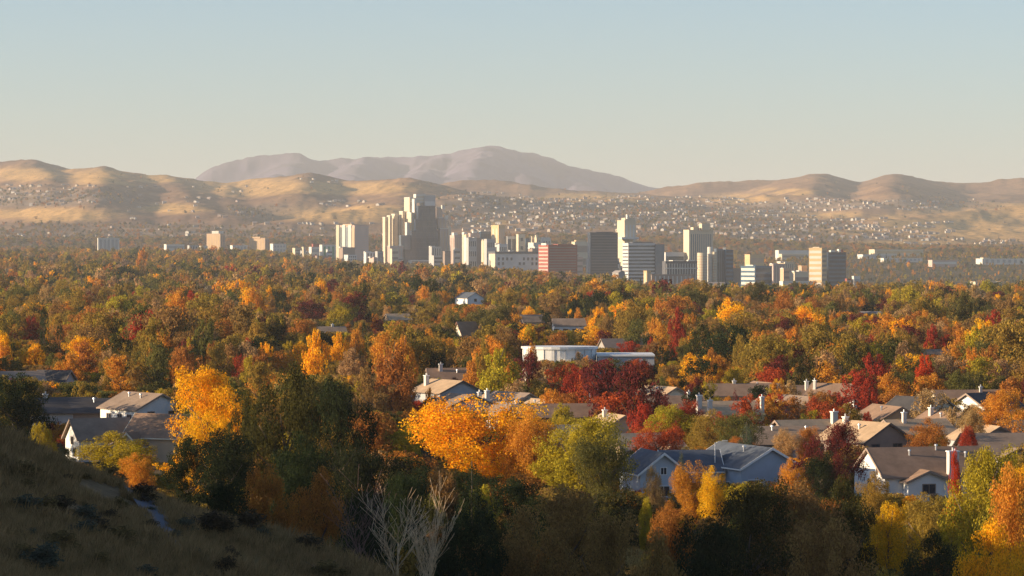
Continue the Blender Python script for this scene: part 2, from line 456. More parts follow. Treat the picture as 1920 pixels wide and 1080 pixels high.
def crown(name, seed, form, n, leaf, nclump):
    g = np.random.default_rng(seed)
    cc = []; cr = []
    if form in ('round', 'broad'):
        nl = 9 if form == 'round' else 13
        lobes = []
        for q in range(nl):
            d = sphere_dirs(g, 1)[0]
            if form == 'round': lobes.append((d[0] * .23, d[1] * .23, .58 + d[2] * .24, g.uniform(.12, .24)))
            else: lobes.append((d[0] * .30, d[1] * .30, .50 + d[2] * .33, g.uniform(.10, .21)))
        lobes.append((0, 0, .56, .2)); lobes.append((g.uniform(-.1, .1), g.uniform(-.1, .1), .82, .13)); lobes.append((0, 0, .3, .17))
        lw = np.array([l[3] ** 2 for l in lobes]); lw /= lw.sum()
        for _ in range(nclump):
            l = lobes[g.choice(len(lobes), p=lw)]
            d = sphere_dirs(g, 1)[0]; r = l[3] * g.uniform(.55, 1.12)
            cc.append((l[0] + d[0] * r, l[1] + d[1] * r, l[2] + d[2] * r * .9)); cr.append(g.uniform(.035, .085) if n > 2000 else g.uniform(.05, .10))
    elif form == 'column':
        nb = 5
        off = g.uniform(-.22, .22, (nb, 2)); top = g.uniform(.78, 1.0, nb); top[0] = 1; off[0] *= .2
        for _ in range(nclump):
            k = g.integers(nb); t = g.uniform(0.1, .96)
            z = .1 + (top[k] - .14) * t
            w = .26 * math.sin(math.pi * min(1, .14 + .84 * t)) ** .8
            a = g.uniform(0, 6.28)
            cc.append((off[k, 0] * (1 - .3 * t) + w * math.cos(a), off[k, 1] * (1 - .3 * t) + w * math.sin(a), z)); cr.append(g.uniform(.05, .10))
    elif form == 'cone':
        for _ in range(nclump):
            z = 1 - g.uniform(0.0, .95) ** .62
            z = .05 + z * .93
            w = .47 * (1 - z) ** .85 + .015
            a = g.uniform(0, 6.28); q = g.uniform(.5, 1.0)
            cc.append((w * q * math.cos(a), w * q * math.sin(a), z - .04 * q)); cr.append(.035 + .09 * (1 - z))
    elif form == 'spire':
        for _ in range(nclump):
            z = g.uniform(.03, .97)
            w = .46 * math.sin(math.pi * min(1, .18 + .80 * z)) ** .7
            a = g.uniform(0, 6.28); q = g.uniform(.4, 1.0)
            cc.append((w * q * math.cos(a), w * q * math.sin(a), z)); cr.append(g.uniform(.06, .11))
    elif form == 'shrub':
        for _ in range(nclump):
            d = sphere_dirs(g, 1)[0]; r = g.uniform(.4, 1.0)
            cc.append((d[0] * r * .38, d[1] * r * .38, .12 + abs(d[2]) * r * .68)); cr.append(g.uniform(.10, .2))
    cc = np.array(cc); cr = np.array(cr)
    w = cr ** 2; w /= w.sum()
    k = g.choice(len(cc), n, p=w)
    d = sphere_dirs(g, n)
    rr = cr[k] * (0.35 + .65 * g.random(n) ** .5)
    hfac = np.array([1, 1, 1.0])
    if form in ('column', 'spire'): hfac = np.array([.75, .75, 1.15 if form == 'column' else .8])
    C = cc[k] + d * rr[:, None] * hfac
    N = d * .9 + g.normal(size=(n, 3)) * .55 + np.array([0, 0, .15])
    if form in ('round', 'broad'):
        lo, hi = np.percentile(C, .5, axis=0), np.percentile(C, 99.5, axis=0)
        C[:, :2] = (C[:, :2] - (lo + hi)[:2] / 2) / (hi - lo)[:2]
        zb = .10 if form == 'round' else .05
        C[:, 2] = zb + (C[:, 2] - lo[2]) / (hi[2] - lo[2]) * (1 - zb)
    if form in ('column', 'spire', 'cone'):
        lo, hi = np.percentile(C, 1.5, axis=0), np.percentile(C, 98.5, axis=0)
        C[:, :2] = (C[:, :2] - (lo + hi)[:2] / 2) / (hi - lo)[:2] * .94
    C[:, 2] = np.clip(C[:, 2], .015, 1.04)
    crnd = g.random(len(cc)); 
    return leaf_mesh(name, C, N, leaf * g.uniform(.55, 1.45, n), np.clip(crnd[k] * .8 + g.random(n) * .25, 0, 1), g.random(n), LEAF)

def tube(pts, radii, sides=6):
    """tapered tube through the points; returns verts, faces"""
    V = []; Fc = []
    pts = [Vector(p) for p in pts]
    for i, p in enumerate(pts):
        t = (pts[min(i + 1, len(pts) - 1)] - pts[max(i - 1, 0)]).normalized()
        u = t.orthogonal().normalized(); v = t.cross(u)
        for k in range(sides):
            a = 2 * math.pi * k / sides
            V.append(p + (u * math.cos(a) + v * math.sin(a)) * radii[i])
    for i in range(len(pts) - 1):
        for k in range(sides):
            a, b = i * sides + k, i * sides + (k + 1) % sides
            Fc.append((a, b, b + sides, a + sides))
    Fc.append(tuple(range(sides))[::-1]); Fc.append(tuple(range((len(pts) - 1) * sides, len(pts) * sides)))
    return V, Fc

def join_tubes(lst):
    V = []; Fc = []
    for v, f in lst:
        o = len(V); V += v; Fc += [tuple(i + o for i in q) for q in f]
    return V, Fc

def trunk(name, seed, form):
    g = random.Random(seed)
    T = []
    r0 = .030 if form != 'shrub' else .03
    top = {'round': .62, 'broad': .55, 'column': .85, 'cone': .95, 'spire': .9, 'shrub': .4}[form]
    pts = [(0, 0, -.03)]; x = y = 0
    for i in range(1, 6):
        x += g.uniform(-.012, .012); y += g.uniform(-.012, .012)
        pts.append((x, y, top * i / 5))
    T.append(tube(pts, [r0 * (1.25 if i == 0 else 1 - .8 * i / 5) for i in range(6)], 7))
    if form in ('round', 'broad', 'column', 'shrub'):
        for k in range(9):
            z = g.uniform(.2, top * .9); a = k * 2.4 + g.uniform(-.4, .4)
            L = g.uniform(.22, .36) if form != 'column' else .14
            up = g.uniform(.12, .28)
            p0 = Vector((0, 0, z)); p1 = p0 + Vector((math.cos(a) * L * .5, math.sin(a) * L * .5, up * .4)); p2 = p0 + Vector((math.cos(a) * L, math.sin(a) * L, up))
            T.append(tube([p0, p1, p2], [.014, .010, .004], 5))
    V, Fc = join_tubes(T)
    return mesh(name, V, Fc, BARK, True)

SPEC = {  # leaves, leaf size, clumps for each level of detail
 'near': (26000, .0185, 260), 'mid': (6500, .037, 140), 'far': (1300, .083, 70)}
CROWN = {}; TRUNK = {}
for form, nv in (('round', 3), ('broad', 3), ('column', 2), ('cone', 2), ('spire', 1)):
    for lod in SPEC:
        n, ls, nc = SPEC[lod]
        if form == 'spire': n //= 2
        CROWN[form, lod] = [crown('crown_' + form, 31 * k + len(form) + 7 * len(lod), form, n, ls, nc) for k in range(nv)]
    TRUNK[form] = [trunk('trunk_' + form, k + 3, form) for k in range(2)]
CROWN['shrub', 'near'] = [crown('crown_shrub', k + 90, 'shrub', 1500, .07, 40) for k in range(3)]
TRUNK['shrub'] = [trunk('trunk_shrub', 12, 'shrub')]

TINT = {
 'golden':     ((.95, .54, .02), (.90, .40, .015)),
 'bright yellow': ((.84, .50, .022), (.74, .40, .018)),
 'orange':     ((.70, .32, .04), (.58, .25, .035)),
 'rust':       ((.50, .20, .040), (.40, .165, .038)),
 'brown':      ((.34, .19, .06), (.27, .155, .052)),
 'red':        ((.46, .060, .028), (.34, .050, .026)),
 'brick':      ((.52, .11, .03), (.40, .075, .028)),
 'scarlet':    ((.64, .070, .018), (.52, .07, .018)),
 'maroon':     ((.19, .035, .030), (.13, .030, .028)),
 'olive':      ((.40, .255, .045), (.28, .185, .036)),
 'yellow green': ((.55, .40, .030), (.36, .29, .030)),
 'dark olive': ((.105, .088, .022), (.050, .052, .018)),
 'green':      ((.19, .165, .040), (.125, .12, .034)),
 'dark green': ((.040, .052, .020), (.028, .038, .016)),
 'blue green': ((.12, .15, .095), (.09, .115, .075)),
 'tan':        ((.52, .32, .135), (.43, .26, .115)),
 'grey brown': ((.27, .20, .14), (.21, .16, .115)),
}
FORM_WORD = {'round': ('round', 'broadleaf_tree'), 'broad': ('spreading', 'broadleaf_tree'), 'column': ('upright', 'poplar_tree'), 'cone': ('pointed', 'conifer_tree'), 'spire': ('slim', 'cypress_tree')}

TREES = []   # every single tree of its own
def tree(px, top, w, form, colour, h=None, base=None, d=None, label=None, lod=None, bark=None):
    """px: column of the crown's middle, top: row of its tip, w: width in columns; h: height in metres or base: row of its foot"""
    if d is None:
        d = (CZ - h) * F / (top - HY) if h else CZ * F / (base - HY)
    x = X(px, d); g = float(ground_z(x, d))
    H = Z(top, d) - g
    W = w / F * d
    TREES.append(dict(px=px, top=top, d=d, x=x, g=g, H=H, W=W, form=form, colour=colour, label=label, lod=lod, bark=bark, base=PY(g, d), wpx=w))

HOUSES = []  # boxes on the picture that must stay in view: (left, right, top, bottom, distance)
CLEAR = []

# ------------------------------------------------------------------ houses of the near streets
WHITE = mat('white_siding', (.78, .76, .72), .7, .06, .8)
CREAM = mat('cream_siding', (.74, .66, .50), .75, .08, .8)
PBLUE = mat('pale_blue_siding', (.50, .55, .60), .75, .08, .8)
BLUE = mat('blue_siding', (.36, .43, .51), .75, .08, .8)
GREYW = mat('grey_siding', (.42, .42, .43), .75, .08, .8)
TANW = mat('tan_siding', (.52, .38, .25), .8, .08, .8)
BROWNW = mat('brown_siding', (.26, .20, .17), .8, .1, .8)
TRIM = mat('white_trim', (.80, .78, .74), .6, .05, 1.0)
TRIMD = mat('dark_trim', (.12, .09, .08), .7, .08, 1.0)
TRIMB = mat('brown_trim', (.30, .22, .17), .7, .08, 1.0)
STUCCO = mat('chimney_stucco', (.60, .55, .49), .85, .06, 1.2)
PANE = glass('window_glass', (.03, .04, .055), .08)
DOORM = mat('door_paint', (.24, .10, .07), .6, .1, 1.5)
METAL = mat('flue_metal', (.45, .45, .46), .4, .1, 2.0, .8)
R_GREY = shingle('grey_shingles', (.285, .205, .148))
R_BROWN = shingle('brown_shingles', (.30, .19, .125))
R_TAN = shingle('tan_shingles', (.50, .345, .21))
R_DARK = shingle('dark_shingles', (.085, .078, .076))
R_BLUE = shingle('blue_grey_shingles', (.10, .115, .14))

BOXF = [(0, 3, 2, 1), (4, 5, 6, 7), (0, 1, 5, 4), (1, 2, 6, 5), (2, 3, 7, 6), (3, 0, 4, 7)]
def boxv(x0, x1, y0, y1, z0, z1):
    return [(x0, y0, z0), (x1, y0, z0), (x1, y1, z0), (x0, y1, z0), (x0, y0, z1), (x1, y0, z1), (x1, y1, z1), (x0, y1, z1)]
def box(name, x0, x1, y0, y1, z0, z1, m, parent):
    return obj(name, mesh(name, boxv(x0, x1, y0, y1, z0, z1), BOXF, m), parent)
def boxes(name, lst, m, parent):
    V = []; Fc = []
    for b in lst:
        o = len(V); V += boxv(*b); Fc += [tuple(i + o for i in f) for f in BOXF]
    return obj(name, mesh(name, V, Fc, m), parent)

def roof_on(parent, L, W, z0, rh, m, over=.45, th=.16, cx=0, cy=0, axis='x', trim=TRIM, name='roof'):
    """gabled roof: two thick slopes, with barge boards as sub-parts"""
    hw = W / 2 + over; hl = L / 2 + over
    sl = rh / (W / 2)
    ze = z0 - over * sl; zt = z0 + rh
    V = []; Fc = []
    prof = [(-hw, ze), (0, zt), (hw, ze), (hw, ze + th), (0, zt + th * 1.25), (-hw, ze + th)]
    for s in (-hl, hl):
        for (a, z) in prof: V.append((s + cx, a + cy, z) if axis == 'x' else (a + cx, s + cy, z))
    n = 6
    for k in range(n): Fc.append((k, (k + 1) % n, (k + 1) % n + n, k + n))
    Fc.append((0, 5, 4, 1)); Fc.append((1, 4, 3, 2)); Fc.append((n, n + 1, n + 4, n + 5)); Fc.append((n + 1, n + 2, n + 3, n + 4))
    r = obj(name, mesh(name, V, Fc, m), parent)
    for s in (-1, 1):
        e = s * (hl + .03)
        V = []
        p2 = [(-hw - .02, ze - .12), (0, zt - .12), (hw + .02, ze - .12), (hw + .02, ze + th + .02), (0, zt + th * 1.25 + .02), (-hw - .02, ze + th + .02)]
        for q in (e - .035, e + .035):
            for (a, z) in p2: V.append((q + cx, a + cy, z) if axis == 'x' else (a + cx, q + cy, z))
        obj('barge_board', mesh('barge_board', V, Fc, trim), r)
    for s in (-1, 1):
        y = s * (hw + .05)
        b = (-hl, hl, y - .05, y + .05, ze - .02, ze + .14) if axis == 'x' else (y - .05, y + .05, -hl, hl, ze - .02, ze + .14)
        box('gutter', b[0] + cx, b[1] + cx, b[2] + cy, b[3] + cy, b[4], b[5], trim, r)
    return r

def gable_wall(parent, L, W, h, rh, m, cx=0, cy=0, axis='x', name='wall'):
    V = []
    for s in (-L / 2, L / 2):
        for (a, z) in ((-W / 2, -.6), (W / 2, -.6), (W / 2, h), (0, h + rh - .03), (-W / 2, h)):
            V.append((s + cx, a + cy, z) if axis == 'x' else (a + cx, s + cy, z))
    Fc = [(0, 1, 2, 3, 4), (9, 8, 7, 6, 5)] + [(k, k + 5, (k + 1) % 5 + 5, (k + 1) % 5) for k in range(5)]
    return obj(name, mesh(name, V, Fc, m), parent)

def window(parent, face, c, z, w, h, L, W, trim=TRIM, cx=0, cy=0):
    """window on one face of a wall: a frame with a pane"""
    t = .06
    def slab(a0, a1, z0, z1, p0, p1):
        if face == '-y': return (cx + a0, cx + a1, cy - W / 2 - p1, cy - W / 2 - p0, z0, z1)
        if face == '+y': return (cx + a0, cx + a1, cy + W / 2 + p0, cy + W / 2 + p1, z0, z1)
        if face == '+x': return (cx + L / 2 + p0, cx + L / 2 + p1, cy + a0, cy + a1, z0, z1)
        return (cx - L / 2 - p1, cx - L / 2 - p0, cy + a0, cy + a1, z0, z1)
    f = .1
    bs = [slab(c - w / 2 - f, c - w / 2, z - f, z + h + f, 0, t), slab(c + w / 2, c + w / 2 + f, z - f, z + h + f, 0, t),
          slab(c - w / 2, c + w / 2, z - f, z, 0, t), slab(c - w / 2, c + w / 2, z + h, z + h + f, 0, t), slab(c - .03, c + .03, z, z + h, 0, t)]
    fr = boxes('window', bs, trim, parent)
    box('pane', *slab(c - w / 2, c + w / 2, z, z + h, .004, .025), PANE, fr)

def chimney(parent, x, y, z0, z1, w, dpt, m=STUCCO):
    c = box('chimney', x - w / 2, x + w / 2, y - dpt / 2, y + dpt / 2, z0, z1, m, parent)
    box('chimney_cap', x - w / 2 - .1, x + w / 2 + .1, y - dpt / 2 - .1, y + dpt / 2 + .1, z1 + .003, z1 + .15, TRIM, c)
    v, f = tube([(x, y, z1 + .12), (x, y, z1 + .55)], [.13, .13], 8)
    obj('flue', mesh('flue', v, f, METAL, False), c)

def house(label, px, ridge, rot, L, W, hr, rh, wall, roof, chim=(), wins=(), wing=None, trim=None, door=None, garage=None, vents=(), d=None, name='house', clear=None, group='houses of the near streets'):
    """px/ridge: where the middle of the ridge stands in the picture, hr: ridge height above ground"""
    if abs(rot) < 25 and L > 10.5 and ridge != 838: L = L * .76
    trim = trim or (TRIM if wall in (PBLUE, BLUE) else TRIMB)
    if d is None: d = (CZ - hr) * F / (ridge - HY)
    x = X(px, d); g = float(ground_z(x, d))
    h = Z(ridge, d) - g - rh - .16
    e = empty(name, (x, d, g), math.radians(rot))
    tag(e, label, 'house', group)
    gable_wall(e, L, W, h, rh, wall)
    r = roof_on(e, L, W, h, rh, roof, trim=trim)
    for (cx, cy, top, w, dp) in chim:
        w *= .85; dp *= .85; top *= .8
        chimney(e, cx, cy, max(0, h - 1) if abs(cx) < L / 2 and abs(cy) < W / 2 else -.5, h + rh + top, w, dp)
    for (face, c, z, w, hh) in wins: window(e, face, c, z, w, hh, L, W, trim)
    if door:
        face, c = door
        if face == '-y': dd = box('door', c - .5, c + .5, -W / 2 - .07, -W / 2 - .003, 0, 2.1, DOORM, e)
        elif face == '+x': dd = box('door', L / 2 + .003, L / 2 + .07, c - .5, c + .5, 0, 2.1, DOORM, e)
        else: dd = box('door', -L / 2 - .07, -L / 2 - .003, c - .5, c + .5, 0, 2.1, DOORM, e)
    if garage:
        face, c = garage
        z = [(.05 + k * .55, .05 + k * .55 + .52) for k in range(4)]
        if face == '-y': boxes('garage_door', [(c - 2.4, c + 2.4, -W / 2 - .06, -W / 2 - .003, a, b) for a, b in z], TRIM, e)
        else: boxes('garage_door', [(L / 2 + .003, L / 2 + .06, c - 2.4, c + 2.4, a, b) for a, b in z], TRIM, e)
    if wing:   # lower gable coming forward from the long front
        cx, wl, ww, wh, wrh = wing
        cy = -W / 2 - wl / 2 + .02
        gable_wall(e, wl, ww, wh, wrh, wall, cx, cy, 'y', 'wing_wall')
        roof_on(e, wl + W * .25, ww, wh, wrh, roof, .4, .15, cx, cy + W * .125, 'y', trim, 'wing_roof')
        window(e, '-y', 0, 1.0, 1.6, 1.1, ww, wl, trim, cx, cy)
    for (vx, s, t) in vents:   # little roof vents: along the ridge, side, how far down
        yy = s * t * W / 2; zz = h + rh * (1 - t)
        v, f = tube([(vx, yy, zz), (vx, yy, zz + .75)], [.14, .14], 7)
        v2, f2 = tube([(vx, yy, zz + .7), (vx, yy, zz + .9)], [.24, .2], 7)
        V, Fc = join_tubes([(v, f), (v2, f2)])
        obj('roof_vent', mesh('roof_vent', V, Fc, METAL), e)
    ex = (abs(L * math.cos(math.radians(rot))) + abs(W * math.sin(math.radians(rot)))) / 2 / d * F
    HOUSES.append((x, d, max(L, W) * .62))
    c = clear or (px - ex * .9, px + ex * .9, ridge - 12, ridge + 40)
    CLEAR.append((*c, d - 2))
    return e

# left hand group
house('pale grey house with long shingle roof and sunlit white side, behind the golden tree', 268, 736, -52, 11.5, 9.5, 8.0, 2.3, WHITE, R_GREY, wins=[('+x', -2, 4.0, 1.2, 1.1), ('+x', 2, 4.0, 1.2, 1.1), ('-y', -3, 3.6, 1.3, 1.0), ('-y', 0.5, 3.6, 1.3, 1.0), ('-y', 3.5, 3.6, 1.3, 1.0), ('+x', 0, 1.2, 2.0, 1.2)], vents=[(2, -1, .35), (-2, -1, .3)], clear=(205, 330, 728, 800))
house('small white gabled house with sunlit gable and purple grey roof, at the hillside edge', 186, 784, 27, 8.5, 6.2, 6.4, 2.6, WHITE, R_GREY, wins=[('-x', 0, 2.6, 1.1, 1.0), ('-x', -1.2, .8, 1.0, 1.2), ('-y', 1.5, 1.0, 1.4, 1.1)], wing=(1.4, 2.2, 4.5, 2.2, 1.2), clear=(118, 240, 776, 838))
house('tan house with steep brown roof and tan gable, right of the small white house', 305, 776, -24, 8.6, 7.6, 7.2, 3.0, TANW, R_BROWN, wins=[('-x', 0, 3.0, 1.0, 1.0), ('-y', -1, 1.2, 1.5, 1.1)], wing=(-2.2, 2.6, 3.6, 2.6, 1.7), trim=CREAM, clear=(262, 345, 770, 850))
house('house with dark roof in shade beside the dark oak', 118, 745, 14, 14, 9, 6.4, 2.2, GREYW, R_DARK, chim=[(-3, 0, .8, .9, .7)], wins=[('-y', 2, 1.1, 1.4, 1.1)], trim=TRIMD, clear=(88, 150, 742, 790))
house('long low dark roofed house behind the small white gabled house', 176, 747, 8, 12, 8, 6.2, 2.0, BROWNW, R_DARK, wins=[('-y', -2, 1.1, 1.4, 1.1)], vents=[(0, -1, .3)], trim=TRIMD, clear=(150, 205, 742, 780))
# middle
house('grey gabled house with tan sunlit roof and white chimney, above the golden cottonwood', 838, 712, -58, 11, 9.5, 7.0, 2.1, GREYW, R_TAN, chim=[(-3.6, -2.4, 1.0, .9, .9)], wins=[('+x', -2, 2.6, 1.2, 1.0), ('+x', 2, 2.6, 1.2, 1.0)], trim=TRIMD, clear=(800, 900, 702, 738))
house('low grey gabled house with paired white chimneys behind the golden cottonwood', 866, 739, -66, 10, 9, 6.0, 1.8, GREYW, R_GREY, chim=[(3, 3.6, .9, .8, .8), (1.4, 2.8, .5, .7, .7)], wins=[('+x', -1.5, 1.6, 1.4, 1.0)], trim=TRIMD, clear=(842, 898, 734, 762))
house('brown roofed house with tan chimney behind the grey gabled house', 846, 690, 10, 13, 8.5, 6.5, 2.4, TANW, R_BROWN, chim=[(-2.4, -1, 1.2, .9, .8), (4.6, -2, .8, .7, .7)], vents=[(1, -1, .4)], clear=(806, 872, 684, 708))
house('grey brown roofed ranch house right of the yellow green poplars', 1035, 757, 9, 17, 9, 5.6, 1.9, BROWNW, R_BROWN, chim=[(-6, 0, .7, .7, .7)], wins=[('-y', 0, 1.1, 1.8, 1.1), ('-y', 5, 1.1, 1.4, 1.1)], trim=TRIMD, clear=(975, 1060, 750, 795))
house('tan roofed cottage peeking out left of the large olive tree', 1046, 797, 24, 9, 7.5, 5.4, 1.9, TANW, R_TAN, wins=[('-x', 0, 1.4, 1.0, 1.0)], clear=(1020, 1068, 790, 815))
house('pale blue house with white trimmed front gable beside the olive tree', 1224, 845, -76, 9.5, 6.0, 6.2, 2.3, PBLUE, R_BLUE, wins=[('+x', 0, 1.0, 1.5, 1.2), ('+x', 0, 3.7, .7, .8)], clear=(1176, 1262, 842, 916))
house('blue house with broad gable and dark grey roof, nearest the fence', 1398, 834, -66, 13.5, 8.4, 6.6, 2.3, BLUE, R_BLUE, wins=[('+x', 2.2, 3.2, .5, .5), ('+x', -2.4, .8, 1.6, 1.8), ('-y', 3, 1.1, 1.4, 1.1), ('-y', -3, 1.1, 1.4, 1.1)], door=('-y', 6.2), vents=[(2, -1, .3)], clear=(1285, 1475, 832, 905))
house('dark blue roofed link wing between the two blue houses', 1292, 844, 6, 7.0, 7, 6.0, 2.2, PBLUE, R_BLUE, wins=[('-y', 0, 1.1, 1.6, 1.1)], clear=(1256, 1300, 840, 872))
house('house with wide brown grey roof, tall white chimney and sunlit white gable', 1738, 838, 15, 15.5, 10.5, 6.4, 3.1, WHITE, R_BROWN, chim=[(1.2, -5.6, -.2, 1.55, 1.1)], wing=(-2.6, 1.8, 5.6, 2.5, 1.2), wins=[('-x', 0, 1.2, 1.0, 1.2), ('-y', 4.6, .9, 2.2, 1.3), ('-x', -2.6, 3.2, .5, .7)], vents=[(1.0, -1, .12), (3.2, -1, .3), (4.4, -1, .4), (-3, -1, .3)], clear=(1628, 1850, 834, 925))
house('brown gabled house with golden tan roof and twin gable windows', 1622, 790, -58, 11, 9.0, 6.6, 2.5, BROWNW, R_TAN, chim=[(-3.8, -.6, .7, .75, .75)], wins=[('+x', -2.4, 1.6, 1.3, 1.8), ('+x', 1.6, 1.6, 1.5, 1.8), ('-y', 0, 1.5, 1.2, 1.0)], trim=TRIMD, vents=[(1, -1, .4)], clear=(1560, 1700, 772, 836))
house('tan roofed house with very tall white chimney beside the brown gabled house', 1508, 787, 22, 12, 8, 5.4, 2.0, TANW, R_TAN, chim=[(4.4, -1.5, 1.6, 1.0, 1.0)], wins=[('-x', 0, 1.2, 1.2, 1.1)], clear=(1480, 1556, 768, 800))
house('long dark grey roofed house behind the blue house', 1470, 799, 7, 16, 9.5, 5.6, 2.2, GREYW, R_GREY, wins=[('-y', -3, 1.1, 1.5, 1.1), ('-y', 3, 1.1, 1.5, 1.1)], vents=[(-2, -1, .25), (3, -1, .3)], trim=TRIMD, clear=(1415, 1530, 795, 832))
house('tan roofed house with front wing just below the upright crimson tree', 1206, 812, 24, 9.5, 7.4, 5.4, 1.9, TANW, R_TAN, wing=(1.5, 2.0, 4.2, 2.2, 1.2), wins=[('-x', 0, 1.2, 1.2, 1.1)], clear=(1172, 1252, 808, 838))
house('tan roofed house with three white chimneys right of the dark maroon tree', 1362, 752, 16, 13, 8.5, 5.8, 2.0, CREAM, R_TAN, chim=[(-5.6, -2.0, 1.5, .9, .9), (-4.6, -4.6, .6, .8, .8), (5.6, -2.4, 1.0, .7, .7)], wing=(0, 2.4, 5, 2.3, 1.3), clear=(1312, 1425, 736, 790))
house('brown roofed ranch house above the bright red tree', 1352, 786, 10, 11, 8, 5.0, 1.7, TANW, R_BROWN, wins=[('-x', 0, 1.2, 1.2, 1.0)], clear=(1330, 1400, 782, 800))
house('long brown roofed house beyond the chimneyed tan houses', 1396, 719, 6, 18, 9, 5.8, 2.0, TANW, R_BROWN, chim=[(-2, 0, .7, .7, .7)], clear=(1350, 1440, 712, 740))
house('brown roofed house with small sunlit wing left of the dark maroon tree', 1262, 742, 12, 13, 8.5, 5.6, 1.9, CREAM, R_BROWN, wing=(-2, 2.2, 4, 2.2, 1.2), chim=[(2.4, -2, .9, .6, .6)], clear=(1240, 1300, 736, 760))
house('grey roofed house with low front gable at the right edge', 1886, 812, 8, 16, 10, 5.8, 2.5, WHITE, R_GREY, wing=(-.4, 2.4, 5.4, 2.4, 1.3), trim=TRIMD, clear=(1830, 1925, 808, 850))
house('house with white gable end between the crimson tree and rust trees', 1572, 719, -30, 10, 8, 6.2, 2.1, WHITE, R_BROWN, chim=[(-4, -2, .8, .6, .6)], wins=[('-y', 0, 1.2, 1.3, 1.1)], clear=(1545, 1600, 714, 742))
house('brown roofed house with small cream chimney behind the white gabled house', 1520, 722, 14, 12, 8, 5.6, 1.8, TANW, R_BROWN, chim=[(-1.5, -2, 1.1, .7, .7)], clear=(1500, 1540, 716, 740))
house('tan roofed house with yellow white chimney behind the round rust tree', 1716, 786, 20, 13, 8.5, 5.2, 1.9, TANW, R_TAN, chim=[(-2.4, -1, 1.5, .7, .7)], clear=(1690, 1740, 772, 800))
house('house with cream gable beside the leafless trees', 1726, 744, -48, 10, 8, 6.4, 2.1, CREAM, R_DARK, wins=[('+x', -1, 2.4, 1.0, 1.2), ('+x', 1.6, 2.4, 1.0, 1.2)], clear=(1715, 1752, 742, 772))
house('white gabled house half hidden left of the orange tree', 1850, 736, 40, 10, 8, 6.2, 2.2, WHITE, R_DARK, wins=[('-x', 0, 1.6, 1.2, 1.1)], clear=(1828, 1862, 736, 758))
house('tan roofed house at the right edge above the grey roof', 1912, 788, 26, 12, 8.5, 5.4, 2.2, TANW, R_TAN, clear=(1895, 1922, 784, 806))
house('brown roofed house behind the orange tree at the right edge', 1812, 731, 8, 16, 9, 5.6, 1.9, CREAM, R_BROWN, chim=[(2.5, -1, .8, .6, .6)], clear=(1795, 1830, 728, 738))
# further small roofs of the same streets
EXTRA = [(1012, 748, -63, 'tan'), (1060, 772, 14, 'brown'), (1152, 776, -73, 'tan'), (1262, 800, 18, 'brown'), (1300, 776, -63, 'tan'), (1418, 764, 12, 'brown'), (1442, 748, -73, 'tan'), (1480, 768, -48, 'brown'), (1500, 742, -63, 'grey'), (1592, 752, 24, 'tan'), (1664, 760, -73, 'brown'), (1690, 812, 22, 'tan'), (1772, 772, -63, 'brown'), (1792, 806, 14, 'grey'), (1846, 796, -73, 'tan'), (1880, 762, 12, 'brown'), (1240, 724, -63, 'tan'), (1330, 728, 12, 'grey'), (1430, 716, -73, 'brown'), (1690, 728, 16, 'tan'), (960, 756, -63, 'grey'), (780, 726, 20, 'brown'), (925, 742, -73, 'tan'), (1752, 752, 20, 'grey')]
EXTRA = EXTRA[::2]
_rf = {'tan': R_TAN, 'brown': R_BROWN, 'grey': R_GREY}
_wl = [CREAM, TANW, WHITE, GREYW]
_ex = {}
for k, (px, ry, rt, cn) in enumerate(EXTRA):
    _ex.setdefault(cn, []).append(k)
for cn, L_ in _ex.items():
    L_.sort(key=lambda k: EXTRA[k][0])
    for n_, k in enumerate(L_):
        px, ry, rt, _ = EXTRA[k]
        od = ['leftmost', 'second', 'third', 'fourth', 'fifth', 'sixth', 'seventh', 'eighth', 'ninth', 'tenth', 'eleventh', 'twelfth'][n_]
        house(f'small {cn} roofed gabled house amid trees, {od} of these from left', px, ry, rt, 9.2 + (k % 3), 7.4, 5.3, 2.0, _wl[k % 4], _rf[cn], chim=[(-2.2 + (k % 3), -1.2, .8, .75, .75)] if k % 5 == 1 else (), wins=[('-y', 0, 1.1, 1.4, 1.0), ('-x', 0, 1.2, 1.1, 1.0)], vents=[(1, -1, .4)], clear=(px - 20, px + 20, ry - 3, ry + 9))
# farther among the trees
house('blue roofed house with white front gable in the middle of the valley', 880, 548, -62, 16, 11, 7.6, 3.2, WHITE, R_BLUE, wins=[('+x', 0, 2.2, 1.6, 1.6)], clear=(846, 905, 542, 570), group='houses farther off among the valley trees')
house('steep white gable with dark red roof standing among the trees', 874, 603, 36, 7, 7, 8.2, 5.2, CREAM, R_BROWN, trim=DOORM, clear=(862, 890, 600, 632), group='houses farther off among the valley trees')
house('long grey roofed house with row of white window bays', 1066, 597, 5, 15, 10, 6.6, 2.4, WHITE, R_GREY, wins=[('-y', -5, 1.4, 1.8, 1.4), ('-y', -1.6, 1.4, 1.8, 1.4), ('-y', 1.8, 1.4, 1.8, 1.4), ('-y', 5, 1.4, 1.8, 1.4)], clear=(1038, 1095, 594, 618), group='houses farther off among the valley trees')
house('small grey roofed house left of the row of window bays', 996, 590, 14, 8, 9, 7.0, 2.6, GREYW, R_GREY, clear=(978, 1012, 587, 606), group='houses farther off among the valley trees')
house('pale grey roof showing above the golden poplars', 618, 612, 12, 13, 11, 6.6, 2.6, GREYW, R_GREY, chim=[(1, 0, .9, .9, .9)], clear=(598, 660, 608, 622), group='houses farther off among the valley trees')
house('small tan roof showing beside the rust trees of the middle valley', 745, 588, 20, 12, 9, 6.4, 2.3, TANW, R_TAN, clear=(728, 762, 585, 600), group='houses farther off among the valley trees')
house('low house with pale roof left of the red columnar tree', 1750, 655, 12, 12, 8, 6.0, 2.0, WHITE, R_GREY, clear=(1735, 1768, 652, 664), group='houses farther off among the valley trees')
